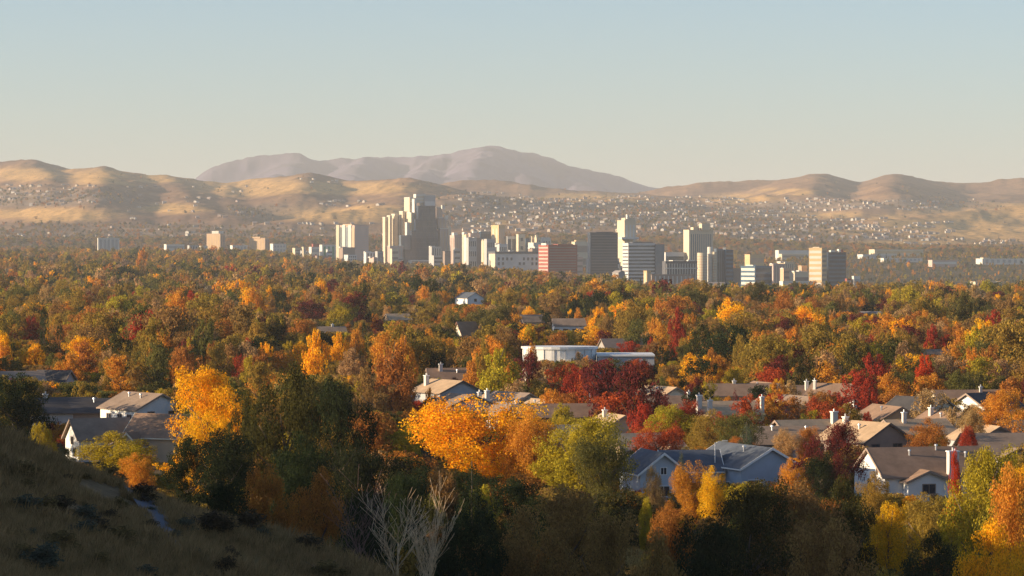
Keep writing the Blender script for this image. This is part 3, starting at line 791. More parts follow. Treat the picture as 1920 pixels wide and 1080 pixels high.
house('small white gabled house between the conifers at the left edge', 102, 694, -20, 7, 6, 6.8, 2.4, GREYW, R_DARK, clear=(92, 112, 690, 715), group='houses farther off among the valley trees')

# white round-fronted hall
def hall():
    d = 735.0; x = X(1050, d); g = float(ground_z(x, d))
    e = empty('public_hall', (x, d, g)); tag(e, 'low white hall with curved drum wall among the autumn trees', 'hall')
    top = Z(654, d) - g
    s = d / F
    V = []; n = 28; R0 = 70 * s
    for zz in (0, top):
        for k in range(n): a = 2 * math.pi * k / n; V.append((R0 * math.cos(a), 8 + R0 * .75 * math.sin(a), zz))
    Fc = [(k, (k + 1) % n, (k + 1) % n + n, k + n) for k in range(n)] + [tuple(range(n, 2 * n))]
    w = obj('drum_wall', mesh('drum_wall', V, Fc, WHITE), e)
    V = []
    for zz in (top - .25, top + .35):
        for k in range(n): a = 2 * math.pi * k / n; V.append(((R0 + .35) * math.cos(a), 8 + (R0 * .75 + .35) * math.sin(a), zz))
    obj('parapet', mesh('parapet', V, [(k, (k + 1) % n, (k + 1) % n + n, k + n) for k in range(n)] + [tuple(range(n, 2 * n)), tuple(range(n))[::-1]], TRIM), w)
    box('entrance_block', 8 * s, 34 * s, -6, 2, 0, Z(674, d) - g, CREAM, e)
    box('side_wing', 72 * s, 178 * s, 3, 18, 0, Z(669, d) - g, GREYW, e)
    box('wing_fascia', 71 * s, 179 * s, 2.6, 18.4, Z(669, d) - g + .003, Z(665.5, d) - g, TRIM, e)
    for k in range(9): box('window', (78 + k * 11) * s, (84 + k * 11) * s, 2.9, 2.99, 2, 4.2, PANE, e)
    for k in range(10):
        a = math.pi * (1.08 + .84 * k / 9)
        q = Matrix.Rotation(a, 4, 'Z')
        obj('panel_seam', mesh('panel_seam', [(R0 * math.cos(a) + dx, 8 + R0 * .75 * math.sin(a) + dy, zz) for zz in (0, top - .3) for dx, dy in ((-.06, -.09), (.06, -.09), (.06, .1), (-.06, .1))], BOXF, GREYW), w)
    box('door', 18 * s, 22 * s, -6.08, -6.003, 0, 2.4, DOORM, e)
    CLEAR.append((982, 1062, 650, 676, d - 12)); CLEAR.append((1062, 1100, 650, 664, d - 12)); CLEAR.append((1120, 1225, 662, 672, d - 3))
    HOUSES.append((x, d + 6, 13)); HOUSES.append((x + 15, d + 8, 11))
hall()

# ------------------------------------------------------------------ single trees placed from the picture
T = tree
T(904, 745, 244, 'round', 'golden', h=13, label='huge golden cottonwood blazing in the sun at the centre')
T(985, 770, 90, 'round', 'orange', d=385, label='orange crown growing into the right side of the golden cottonwood')
T(402, 693, 150, 'broad', 'golden', h=15.5, label='golden orange tree with ragged crown right of the pale grey house')
T(385, 780, 90, 'round', 'golden', d=375, label='low golden bough clump under the ragged golden orange tree')
T(535, 690, 165, 'broad', 'dark olive', h=18, label='big dark olive tree right of the ragged golden tree')
T(640, 718, 120, 'broad', 'dark green', h=16.5, label='nearly black spreading tree behind the leafless branches')
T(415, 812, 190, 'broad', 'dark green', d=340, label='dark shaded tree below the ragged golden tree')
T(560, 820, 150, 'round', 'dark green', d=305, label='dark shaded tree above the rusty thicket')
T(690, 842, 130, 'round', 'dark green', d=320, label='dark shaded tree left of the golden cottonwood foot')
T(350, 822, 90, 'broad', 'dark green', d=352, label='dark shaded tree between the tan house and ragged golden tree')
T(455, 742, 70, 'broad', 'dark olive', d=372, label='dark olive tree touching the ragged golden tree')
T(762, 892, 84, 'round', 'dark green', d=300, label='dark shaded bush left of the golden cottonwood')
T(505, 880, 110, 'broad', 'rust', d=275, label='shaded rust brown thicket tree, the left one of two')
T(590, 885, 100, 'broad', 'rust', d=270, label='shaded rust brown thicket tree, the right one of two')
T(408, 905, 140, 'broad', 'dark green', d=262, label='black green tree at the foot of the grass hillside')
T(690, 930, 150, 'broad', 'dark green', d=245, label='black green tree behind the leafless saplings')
T(228, 812, 140, 'broad', 'yellow green', d=405, label='olive yellow tree in front of the small white house')
T(80, 790, 50, 'column', 'yellow green', d=425, label='small yellow tree on the crest left of the white gable')
T(35, 705, 135, 'broad', 'dark green', h=13, label='dark oak at the left edge above the hillside')
T(255, 852, 80, 'round', 'orange', d=385, label='small orange leaved tree below the tan house')
T(1092, 783, 160, 'broad', 'yellow green', d=372, label='large olive tree half lit beside the pale blue house')
T(1128, 812, 105, 'round', 'green', d=366, label='darker green crown standing in for the shaded right half of the large olive tree')  # shade of the olive tree's right half, put in as a darker crown
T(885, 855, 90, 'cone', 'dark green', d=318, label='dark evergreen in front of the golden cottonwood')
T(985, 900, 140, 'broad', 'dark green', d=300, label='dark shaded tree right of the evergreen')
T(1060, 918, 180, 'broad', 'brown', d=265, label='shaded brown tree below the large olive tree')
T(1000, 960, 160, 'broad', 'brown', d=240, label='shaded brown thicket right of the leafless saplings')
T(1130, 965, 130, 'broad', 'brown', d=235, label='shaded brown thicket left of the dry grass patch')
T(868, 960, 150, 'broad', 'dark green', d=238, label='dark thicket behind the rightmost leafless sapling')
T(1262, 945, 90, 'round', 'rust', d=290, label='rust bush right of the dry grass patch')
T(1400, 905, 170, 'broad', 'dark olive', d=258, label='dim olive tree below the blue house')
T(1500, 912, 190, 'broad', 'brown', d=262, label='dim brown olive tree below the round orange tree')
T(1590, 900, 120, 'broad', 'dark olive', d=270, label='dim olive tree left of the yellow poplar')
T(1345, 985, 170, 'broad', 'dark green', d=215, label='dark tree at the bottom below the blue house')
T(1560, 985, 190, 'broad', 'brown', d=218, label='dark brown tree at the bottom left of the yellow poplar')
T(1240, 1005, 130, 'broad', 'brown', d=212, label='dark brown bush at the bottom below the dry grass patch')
T(1668, 940, 110, 'column', 'bright yellow', d=275, label='yellow poplar at the bottom right')
T(1735, 930, 120, 'broad', 'olive', d=290, label='olive gold tree right of the yellow poplar')
T(1760, 1000, 120, 'broad', 'dark green', d=245, label='dark shaded bush below the olive gold tree')
T(1835, 843, 145, 'broad', 'yellow green', d=272, label='large yellow green tree in front of the wide roofed house')
T(1893, 880, 120, 'broad', 'orange', d=248, label='tall orange tree at the right edge')
T(1880, 985, 150, 'broad', 'golden', d=225, label='golden orange tree in the bottom right corner')
T(1792, 838, 26, 'column', 'scarlet', d=330, label='thin scarlet vine covered tree beside the wide roofed house')
T(1815, 792, 46, 'column', 'red', d=420, label='small red tree behind the wide roofed house')
T(1737, 788, 88, 'round', 'rust', d=437, label='round rust tree behind the wide roofed house')
T(1868, 733, 95, 'broad', 'orange', d=470, label='large orange tree above the grey roof at the right')
T(1820, 762, 60, 'round', 'tan', d=460, label='tan orange tree left of the large orange tree')
T(1485, 864, 62, 'round', 'orange', d=345, label='round orange tree right of the blue gable')
T(1567, 795, 100, 'broad', 'maroon', d=372, label='big dark maroon tree left of the wide roofed house')
T(1540, 850, 80, 'round', 'dark green', d=366, label='dark bush under the big maroon tree')
T(1640, 890, 70, 'round', 'olive', d=330, label='olive bush left of the wide roofed house front')
T(1278, 838, 36, 'cone', 'blue green', d=362, label='slender blue spruce between the two blue houses')
T(1297, 868, 68, 'round', 'orange', d=345, label='small orange tree in front of the blue house')
T(1338, 878, 58, 'round', 'bright yellow', d=340, label='small bright yellow tree in front of the blue house')
T(1228, 872, 36, 'column', 'tan', d=352, label='thin bare looking tan tree before the pale blue gable')
T(1212, 925, 30, 'column', 'yellow green', d=315, label='small yellow green sapling by the fence')
T(1345, 775, 60, 'round', 'scarlet', h=6.5, label='bright red tree above the blue house roof')
T(1400, 785, 62, 'cone', 'blue green', d=425, label='blue green pine behind the blue house')
T(1262, 762, 95, 'broad', 'yellow green', d=470, label='yellow green tree left of the bright red tree')
T(1130, 676, 80, 'round', 'maroon', h=13, label='dark maroon maple in front of the white hall')
T(1195, 683, 95, 'broad', 'maroon', h=13, label='dark maroon maple below the low wing of the hall')
T(1120, 705, 90, 'broad', 'brick', d=535, label='red orange maple below the white hall')
T(1178, 735, 110, 'broad', 'brick', d=510, label='broad red tree below the two maroon maples')
T(1080, 688, 55, 'round', 'red', d=600, label='red maple just below the curved white wall')
T(1206, 752, 60, 'column', 'red', d=480, label='upright crimson tree above the tan roofed house')
T(1150, 673, 56, 'round', 'green', d=716, label='low green tree right against the hall wing')
T(1200, 674, 56, 'round', 'brick', d=716, label='low brick red tree before the hall wing')
T(935, 650, 85, 'column', 'yellow green', h=13, label='yellow green poplar clump left of the white hall')
T(993, 664, 46, 'round', 'maroon', d=620, label='small dark maroon tree left of the curved white wall')
T(735, 643, 100, 'column', 'rust', h=15, label='tall rust tree left of the grey gabled house')
T(700, 690, 70, 'broad', 'brown', d=540, label='brown tree at the foot of the tall rust tree')
T(1032, 730, 40, 'round', 'orange', d=530, label='small orange tree by the ranch house')
T(830, 745, 40, 'cone', 'green', d=530, label='small green conifer before the grey gabled house')
T(805, 725, 30, 'column', 'orange', d=560, label='narrow orange tree left of the grey gabled house')
T(885, 672, 40, 'column', 'orange', d=640, label='narrow orange tree left of the yellow green poplars')
T(592, 614, 55, 'column', 'golden', h=15, label='tallest golden poplar, left of its cluster')
T(565, 640, 60, 'column', 'golden', d=760, label='golden poplar left of the tallest one')
T(635, 620, 38, 'column', 'golden', d=790, label='golden poplar in the middle of its cluster')
T(668, 612, 40, 'column', 'orange', d=800, label='orange tipped poplar, the right one of the cluster')
T(660, 650, 60, 'column', 'tan', d=720, label='thin tan poplar below the orange tipped one')
T(525, 655, 50, 'column', 'orange', d=740, label='orange poplar at the left end of the poplar cluster')
T(66, 642, 48, 'column', 'golden', d=790, label='golden poplar at the left beside the two cypresses')
T(82, 578, 24, 'spire', 'dark green', d=900, label='tallest slim dark cypress at the left')
T(112, 610, 24, 'spire', 'dark green', d=860, label='shorter slim dark cypress at the left')
T(20, 668, 50, 'round', 'green', d=720, label='rounded green tree at the left edge under the golden poplar')
T(60, 592, 42, 'column', 'red', d=1000, label='red tree left of the tallest cypress')
T(290, 645, 62, 'broad', 'green', d=640, label='green tree above the pale grey house')
T(130, 660, 60, 'column', 'orange', d=680, label='orange tree right of the cypresses')
T(165, 640, 60, 'broad', 'rust', d=730, label='rusty tree above the dark roofs')
T(225, 668, 70, 'broad', 'orange', d=640, label='orange tree behind the pale grey house')
T(350, 650, 70, 'broad', 'rust', d=680, label='dusky red brown tree left of the ragged golden tree')
T(415, 645, 60, 'broad', 'olive', d=700, label='olive tree above the ragged golden tree')
T(490, 680, 60, 'broad', 'olive', d=560, label='olive tree left of the big dark olive')
T(1640, 660, 66, 'column', 'red', d=620, label='tall crimson tree above the brown gabled house')
T(1630, 705, 40, 'column', 'red', d=560, label='crimson tree just behind the brown gabled house')
T(1735, 662, 44, 'column', 'scarlet', d=640, label='orange red columnar tree right of the tall crimson one')
T(1300, 708, 36, 'round', 'maroon', d=570, label='dark maroon tree left of the tan house with chimneys')
T(1378, 722, 24, 'cone', 'maroon', d=560, label='small dark cone shaped tree behind the chimneyed house')
T(1450, 740, 60, 'broad', 'red', d=545, label='red tree left of the long brown roofs')
T(1460, 708, 34, 'column', 'bright yellow', d=640, label='small yellow tree above the red tree')
T(1500, 745, 60, 'broad', 'rust', d=540, label='rust tree before the brown roofed house')
T(1525, 770, 40, 'round', 'yellow green', d=500, label='yellow green bush left of the very tall chimney')
T(1560, 735, 50, 'broad', 'red', d=560, label='dark red tree below the white gable end')
T(1680, 735, 70, 'broad', 'rust', d=545, label='rust tree right of the brown gabled house')
T(1770, 745, 60, 'broad', 'olive', d=540, label='olive tree behind the round rust tree')
T(1310, 665, 80, 'column', 'golden', d=700, label='dull golden tree right of the hall wing')
T(1360, 668, 60, 'broad', 'orange', d=700, label='orange tree right of the dull golden tree')
T(1255, 640, 34, 'cone', 'dark green', d=840, label='dark conifer behind the hall wing')
T(1240, 650, 26, 'spire', 'dark green', d=800, label='slim dark conifer at the end of the hall wing')
T(1135, 620, 46, 'round', 'maroon', d=950, label='dark red tree right behind the white hall')
T(1180, 640, 40, 'round', 'red', d=880, label='red tree behind the hall wing')
T(1115, 612, 70, 'broad', 'golden', d=980, label='golden tree behind the white hall')
T(1045, 622, 60, 'broad', 'rust', d=930, label='rust tree behind the curved white wall')
T(710, 600, 30, 'round', 'red', d=1150, label='small red tree beside the small tan roof')
T(585, 563, 60, 'round', 'maroon', d=1300, label='dark maroon tree above the golden poplars')
T(745, 548, 60, 'round', 'yellow green', d=1700, label='yellow green tree in the middle valley')
T(790, 575, 70, 'broad', 'olive', d=1250, label='olive gold tree above the small tan roof')
T(530, 545, 22, 'spire', 'dark green', d=1400, label='dark cypress above the golden poplars')
T(268, 460, 22, 'column', 'orange', d=3300, label='solitary orange tree rising before the far low white block')
T(1430, 538, 14, 'column', 'orange', d=2200, label='narrow orange tree below the cream curved tower')
T(1630, 568, 44, 'broad', 'dark green', d=1500, label='broad dark green tree standing out in the valley on the right')

# yard trees between the roofs of the near streets
g6 = random.Random(61)
KEEP_VIEW = [(1176, 1262, 842, 905, 400), (1330, 1475, 832, 890, 405), (1628, 1770, 834, 905, 402), (1575, 1700, 780, 830, 460), (800, 900, 705, 735, 600), (205, 330, 730, 786, 520), (118, 165, 780, 835, 470)]
_n = 0
while _n < 100:
    px = g6.uniform(1040, 1915) if _n < 86 else g6.uniform(760, 1040); d = g6.uniform(425, 660); h = g6.uniform(4.5, 9.5)
    x = X(px, d); w = h * g6.uniform(.6, 1.0)
    if any((x - a) ** 2 + (d - b) ** 2 < (r * .95 + w * .3) ** 2 for a, b, r in HOUSES): continue
    wp = w / d * F; top = PY(float(ground_z(x, d)) + h, d)
    if any(d < q[4] and px + wp / 2 > q[0] and px - wp / 2 < q[1] and top < q[3] for q in KEEP_VIEW): continue
    if any((x - t['x']) ** 2 + (d - t['d']) ** 2 < 9 for t in TREES): continue
    col = g6.choice(['orange', 'orange', 'rust', 'brick', 'red', 'yellow green', 'yellow green', 'tan', 'maroon', 'green', 'green', 'olive', 'olive', 'brown', 'dark green'])
    tree(px, top, wp, g6.choice(['round', 'broad', 'column', 'round']), col, d=d); _n += 1

LANDMARKS = [('the white curved hall', 1050, 665), ('the golden cottonwood', 900, 820), ('the ragged golden tree', 402, 740), ('the tallest golden poplar', 592, 650), ('the blue gabled house', 1390, 860),
 ('the brown gabled house', 1622, 800), ('the wide roofed house', 1738, 870), ('the pale grey house', 268, 755), ('the grey gabled house', 838, 725), ('the slim cypresses', 95, 620), ('the tall crimson tree', 1640, 710),
 ('the blue roofed valley house', 878, 555), ('the steep white gable', 874, 618), ('the chimneyed tan house', 1362, 760), ('the row of window bays', 1066, 605), ('the large orange tree', 1868, 770)]

# --- the rest of the valley's trees, thinned where houses and chosen trees must stay in view
def zone_palette(px, d, g):
    near = [('orange', 9), ('rust', 8), ('olive', 20), ('green', 13), ('golden', 6), ('red', 2), ('maroon', 3), ('brown', 12), ('dark green', 13), ('dark olive', 8), ('yellow green', 7), ('tan', 9)]
    far = [('orange', 6), ('rust', 6), ('olive', 28), ('green', 16), ('golden', 3), ('red', .3), ('maroon', 1), ('brown', 13), ('dark green', 11), ('dark olive', 9), ('yellow green', 5), ('tan', 12), ('grey brown', 8)]
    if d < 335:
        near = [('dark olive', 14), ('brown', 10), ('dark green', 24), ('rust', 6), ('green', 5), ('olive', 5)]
    t = min(1, max(0, (d - 900) / 2200))
    L = dict(near); M = dict(far)
    names = list(TINT)
    w = np.array([L.get(k, 0) * (1 - t) + M.get(k, 0) * t for k in names], float)
    # broad drifts of one colour, as streets planted alike
    return names, w / w.sum()

cand = []
g7 = np.random.default_rng(21)
for d0, d1, sp in ((205, 430, 6.0), (430, 900, 6.9), (900, 1600, 7.6), (1600, 3000, 9.4), (3000, 4700, 13.5), (4700, 6600, 18.0)):
    area = (d1 * d1 - d0 * d0) * .5 * (2250 / F)
    n = int(area / (sp * sp))
    d = np.sqrt(g7.uniform(d0 * d0, d1 * d1, n)); px = g7.uniform(-160, 2090, n)
    for a, b in zip(px, d): cand.append((a, b))
cand = np.array(cand)
cx_, cd_ = X(cand[:, 0], cand[:, 1]), cand[:, 1]
drift = fbm(cx_, cd_, 120.0, 2, k0=9)
cg_ = ground_z(cx_, cd_)
hz_ = hillside(cx_, cd_) - valley(cx_, cd_)
ch = np.clip(g7.gamma(8.3, 1.0, len(cand)) * (1 + .12 * (1 - ss(500, 900, cd_))), 3.5, 18)
ch *= (1 - .16 * ss(1000, 1300, cand[:, 0]) * ss(1500, 2200, cd_)) * (1 + .22 * ss(1800, 3000, cd_)) * (1 - ss(2900, 3900, cd_) * (.20 + .2 * ss(450, 700, cand[:, 0])))
cw = ch * g7.uniform(.42, .9, len(cand))
form_r = g7.random(len(cand))
keep = np.ones(len(cand), bool)
keep &= hz_ < .2
for (hx, hd_, r) in HOUSES: keep &= ((cx_ - hx) ** 2 + (cd_ - hd_) ** 2) > (r + .25 * cw) ** 2
ch = np.where(cd_ < 430, ch * .72, ch)
lim = np.where(cd_ < 330, 905 + 40 * g7.random(len(cand)), 0)     # the gully trees stay low so the houses show above them
cap_h = CZ - cg_ - (lim - HY) / F * cd_
ch = np.where(lim > 0, np.minimum(ch, cap_h), ch)
cw = np.minimum(cw, ch * 1.3)
pl = PX(cx_ - cw * .46, cd_); pr = PX(cx_ + cw * .46, cd_)
def shrink(a, b, t, bt, dd):
    """trees standing in front of this stretch of the picture are kept low or dropped"""
    global ch, cw
    top = PY(cg_ + ch, cd_)
    v = (cd_ < dd) & (pr > a) & (pl < b) & (PY(cg_ + ch * .1, cd_) > t) & (top < bt)
    nh = CZ - cg_ - (bt + 2 - HY) / F * cd_
    ch = np.where(v, np.minimum(ch, nh), ch); cw = np.where(v, np.minimum(cw, ch * 1.25), cw)
for c in CLEAR: shrink(*c)
for tr in TREES:
    if tr['d'] > 2000: continue
    shrink(tr['px'] - tr['wpx'] * .36, tr['px'] + tr['wpx'] * .36, tr['top'], tr['top'] + (tr['base'] - tr['top']) * .68, tr['d'] + 4)
    keep &= ((cx_ - tr['x']) ** 2 + (cd_ - tr['d']) ** 2) > (tr['W'] * .33 + cw * .2) ** 2
ch = np.where((cx_ < -66) & (np.abs(cd_ - 476) < 16), np.minimum(ch, 2.6), ch)   # trees kept low so the sun reaches the small white gable
keep &= ch > 2.0
ptop = PY(cg_ + ch, cd_)
keep &= ~((cd_ > 3000) & (g7.random(len(cand)) < ss(1250, 1700, cand[:, 0]) * .35))
idx = np.where(keep)[0]
order = idx[np.argsort(cd_[idx] / ch[idx])]
FAR_PTS = []
def pick_colour(i):
    names, w = zone_palette(cand[i, 0], cd_[i], g7)
    r = (0.5 + drift[i] * .45 + g7.normal(0, .24)) % 1.0
    return names[int(np.searchsorted(np.cumsum(w), min(.9999, r)))]
n_single = 290 - len(TREES)
singles = 0
for i in order:
    col = pick_colour(i)
    f = form_r[i]
    if col in ('dark green', 'blue green'): form = 'cone' if f < .45 else ('spire' if f < .75 else 'round')
    elif col in ('golden', 'orange', 'yellow green', 'tan', 'red'): form = 'column' if f < .5 else ('round' if f < .75 else 'broad')
    else: form = 'column' if f < .2 else ('round' if f < .65 else 'broad')
    vis = -20 < cand[i, 0] < 1940 and ptop[i] < 1000
    wd = cw[i] * {'cone': .6, 'spire': .42, 'column': .72}.get(form, 1.0)
    if singles < n_single and vis:
        TREES.append(dict(px=cand[i, 0], top=ptop[i], d=cd_[i], x=cx_[i], g=cg_[i], H=ch[i], W=wd, form=form, colour=col, label=None, lod=None, bark=None, base=PY(cg_[i], cd_[i]), wpx=wd / cd_[i] * F))
        singles += 1
    else:
        FAR_PTS.append((cx_[i], cd_[i], cg_[i], wd, ch[i], form, col))

# --- labels that single each tree out
ORD = ['', 'second', 'third', 'fourth', 'fifth', 'sixth', 'seventh', 'eighth', 'ninth', 'tenth', 'eleventh', 'twelfth', 'thirteenth', 'fourteenth', 'fifteenth', 'sixteenth', 'seventeenth', 'eighteenth', 'nineteenth', 'twentieth']
def place_words(px, py):
    nm, lx, ly = min(LANDMARKS, key=lambda L: (px - L[1]) ** 2 + (1.6 * (py - L[2])) ** 2)
    dx, dy = px - lx, py - ly
    if abs(dx) > 1.3 * abs(dy): rel = 'left of' if dx < 0 else 'right of'
    else: rel = 'beyond' if dy < 0 else 'in front of'
    return rel, nm
def number_labels(items, key, px):
    """items whose phrase is the same are told apart by their order from the left"""
    by = {}
    for it in items: by.setdefault(key(it), []).append(it)
    out = {}
    for k, L in by.items():
        L.sort(key=px)
        for i, it in enumerate(L):
            if len(L) == 1: s = k
            elif i == 0: s = k + ', leftmost'
            elif i == len(L) - 1: s = k + ', rightmost'
            else: s = k + ', ' + ORD[i] + ' from left'
            out[id(it)] = s
    return out
auto = [t for t in TREES if not t['label']]
for t in auto:
    rel, nm = place_words(t['px'], t['top'] + 15)
    sz = 'tall ' if t['H'] > 11 else ('small ' if t['H'] < 7.5 else '')
    t['phrase'] = f"{sz}{t['colour']} {FORM_WORD[t['form']][0]} tree {rel} {nm}"
nl = number_labels(auto, lambda t: t['phrase'], lambda t: t['px'])
for t in auto: t['label'] = nl[id(t)]

def jitter(c, g, s=.12):
    f = 1 + g.uniform(-s, s); return [min(1, c[0] * f * (1 + g.uniform(-.06, .06))), min(1, c[1] * f * (1 + g.uniform(-.08, .08))), c[2] * f]
g8 = random.Random(5)
for k, t in enumerate(TREES):
    lod = t['lod'] or ('near' if t['d'] < 480 else ('mid' if t['d'] < 1500 else 'far'))
    e = empty(FORM_WORD[t['form']][1], (t['x'], t['d'], t['g']), g8.uniform(0, 6.28))
    grp = 'trees near the viewer' if t['d'] < 420 else 'trees of the valley'
    tag(e, t['label'], 'tree', grp)
    cr = obj('crown', CROWN[t['form'], lod][k % len(CROWN[t['form'], lod])], e)
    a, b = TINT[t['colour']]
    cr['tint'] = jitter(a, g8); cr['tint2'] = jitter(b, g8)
    cr.scale = (t['W'], t['W'], t['H'])
    tk = obj('trunk', TRUNK[t['form']][k % 2], e); tk.scale = (min(t['W'], t['H'] * .9),) * 2 + (t['H'],)

# ------------------------------------------------------------------ wood of the far valley: one mass beyond the single trees
def scatter(name, pts, templates, material, label, cat=None):
    """pts: (x, y, z, width, height, template index, tint, tint2)"""
    n = len(pts)
    me = bpy.data.meshes.new(name)
    me.vertices.add(n)
    me.vertices.foreach_set('co', np.array([p[:3] for p in pts], np.float32).reshape(-1))
    g = np.random.default_rng(n)
    def add(nm, ty, key, arr):
        a = me.attributes.new(nm, ty, 'POINT'); a.data.foreach_set(key, np.asarray(arr).reshape(-1))
    add('size', 'FLOAT_VECTOR', 'vector', np.array([(p[3], p[3], p[4]) for p in pts], np.float32))
    add('turn', 'FLOAT_VECTOR', 'vector', np.stack([np.zeros(n), np.zeros(n), g.uniform(0, 6.28, n)], -1).astype(np.float32))
    add('pick', 'INT', 'value', np.array([p[5] for p in pts], np.int32))
    add('tint', 'FLOAT_COLOR', 'color', np.array([(*p[6], 1) for p in pts], np.float32))
    add('tint2', 'FLOAT_COLOR', 'color', np.array([(*p[7], 1) for p in pts], np.float32))
    o = obj(name, me)
    ng = bpy.data.node_groups.new(name, 'GeometryNodeTree')
    ng.interface.new_socket('Geometry', in_out='INPUT', socket_type='NodeSocketGeometry')
    ng.interface.new_socket('Geometry', in_out='OUTPUT', socket_type='NodeSocketGeometry')
    N = ng.nodes; L = ng.links
    gi, go = N.new('NodeGroupInput'), N.new('NodeGroupOutput')
    def named(nm, ty):
        q = N.new('GeometryNodeInputNamedAttribute'); q.data_type = ty; q.inputs[0].default_value = nm
        return q.outputs[0]
    size, turn, pick = named('size', 'FLOAT_VECTOR'), named('turn', 'FLOAT_VECTOR'), named('pick', 'INT')
    jn = N.new('GeometryNodeJoinGeometry')
    for k, tpl in enumerate(templates):
        cmp_ = N.new('FunctionNodeCompare'); cmp_.data_type = 'INT'; cmp_.operation = 'EQUAL'
        L.new(pick, cmp_.inputs[2]); cmp_.inputs[3].default_value = k
        oi = N.new('GeometryNodeObjectInfo'); oi.inputs[0].default_value = tpl; oi.transform_space = 'ORIGINAL'
        ip = N.new('GeometryNodeInstanceOnPoints')
        L.new(gi.outputs[0], ip.inputs['Points']); L.new(cmp_.outputs[0], ip.inputs['Selection']); L.new(oi.outputs['Geometry'], ip.inputs['Instance'])
        L.new(turn, ip.inputs['Rotation']); L.new(size, ip.inputs['Scale'])
        L.new(ip.outputs[0], jn.inputs[0])
    sm = N.new('GeometryNodeSetMaterial'); sm.inputs['Material'].default_value = material
    L.new(jn.outputs[0], sm.inputs[0]); L.new(sm.outputs[0], go.inputs[0])
    md = o.modifiers.new('scatter', 'NODES'); md.node_group = ng
    tag(o, label, cat, None, 'stuff')
    return o

def crown_of(me):
    """a crown standing in the scene that uses this mesh (or a stand-in child of the far wood's first tree)"""
    for o in bpy.data.objects:
        if o.type == 'MESH' and o.data == me: return o
    return None
TPL = []; TPL_IX = {}
HOST = {}
_hosts = [t for t in TREES if t['d'] > 900]
far_forms = ['round', 'broad', 'column', 'cone', 'spire']
# a handful of single trees standing well back carry the far crowns that the wood repeats
far_first = [p for p in FAR_PTS if p[1] > 1500 and 0 < PX(p[0], p[1]) < 1920]
used = set()
extra = []
for form in far_forms:
    for v in range(len(CROWN[form, 'far'])):
        for q in far_first:
            if q[5] == form and id(q) not in used: break
        used.add(id(q)); extra.append((form, v, q))
FAR_PTS = [p for p in FAR_PTS if id(p) not in used]
g9 = random.Random(9)
nm_extra = []
for form, v, q in extra:
    x, d, g, w, h, fm, col = q
    rel, nm = place_words(PX(x, d), PY(g + h, d))
    nm_extra.append(dict(px=PX(x, d), form=form, v=v, q=q, phrase=f"distant {col} {FORM_WORD[form][0]} tree {rel} {nm}"))
nl = number_labels(nm_extra, lambda t: t['phrase'], lambda t: t['px'])
for it in nm_extra:
    x, d, g, w, h, fm, col = it['q']
    e = empty(FORM_WORD[it['form']][1], (x, d, g)); tag(e, nl[id(it)], 'tree', 'trees of the valley')
    cr = obj('crown', CROWN[it['form'], 'far'][it['v']], e)
    a, b = TINT[col]; cr['tint'] = jitter(a, g9); cr['tint2'] = jitter(b, g9); cr.scale = (w, w, h)
    tk = obj('trunk', TRUNK[it['form']][0], e); tk.scale = (w, w, h)
    TPL_IX.setdefault(it['form'], []).append(len(TPL)); TPL.append(cr)
# finer crowns for the part of the wood that stands nearer
MIDTPL = {}
for form in far_forms:
    for me in CROWN[form, 'mid']:
        o = crown_of(me)
        if o: MIDTPL.setdefault(form, []).append(o)
for form, L in MIDTPL.items():
    for o in L: TPL_IX.setdefault(form + '_mid', []).append(len(TPL)); TPL.append(o)
pts = []
for (x, d, g, w, h, form, col) in FAR_PTS:
    key = form + '_mid' if d < 1700 and form + '_mid' in TPL_IX else form
    a, b = TINT[col]
    pts.append((x, d, g, w, h, g9.choice(TPL_IX[key]), jitter(a, g9), jitter(b, g9)))
scatter('valley_forest', pts, TPL, LEAF_I, 'dense autumn tree cover stretching across the valley to the city')

# scrub and street trees on the housed slopes
sp_ = []
g10 = np.random.default_rng(77)
while len(sp_) < 14000:
    r = int(g10.integers(4, len(hd) - 60)); c = int(g10.integers(20, len(hu) - 20))
    if g10.random() < t_at[r, c] * .5 + .010 + .9 * (hd[r] < 7300):
        x = HXX[r, c] + g10.uniform(-2, 2); hh = g10.uniform(4, 9.0) if hd[r] > 7300 else g10.uniform(8, 14)
        col = g10.choice(['grey brown', 'grey brown', 'dark green', 'brown', 'olive', 'green', 'rust'])
        a, b = TINT[col]
        sp_.append((x, hd[r] + g10.uniform(-14, 14), hz[r, c] - .4, hh * g10.uniform(.7, 1.2), hh, int(g10.choice(TPL_IX['round'] + TPL_IX['broad'])), jitter(a, g9), jitter(b, g9)))
scatter('slope_shrubbery', sp_, TPL, LEAF_I, 'small dark trees and scrub between the hillside houses')

# ------------------------------------------------------------------ downtown
RZ = 20.0
WIN = glass('tower_windows', (.035, .045, .06), .2)
NAVY = glass('dark_blue_glass', (.020, .034, .062), .22)
TEAL = glass('blue_glass', (.04, .10, .17), .2)
GLASSG = glass('grey_blue_glass', (.10, .13, .17), .22)
def paint(n, c): return mat('facade_' + n, c, .8, .07, .05)
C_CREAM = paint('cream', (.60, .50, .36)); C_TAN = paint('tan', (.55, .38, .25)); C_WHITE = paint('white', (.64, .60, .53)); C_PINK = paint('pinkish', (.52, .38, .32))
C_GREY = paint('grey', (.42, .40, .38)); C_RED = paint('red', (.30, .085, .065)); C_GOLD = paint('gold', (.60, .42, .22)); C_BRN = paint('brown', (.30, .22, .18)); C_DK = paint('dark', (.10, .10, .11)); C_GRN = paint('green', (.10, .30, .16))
C_PALEG = paint('pale_grey', (.58, .56, .53))

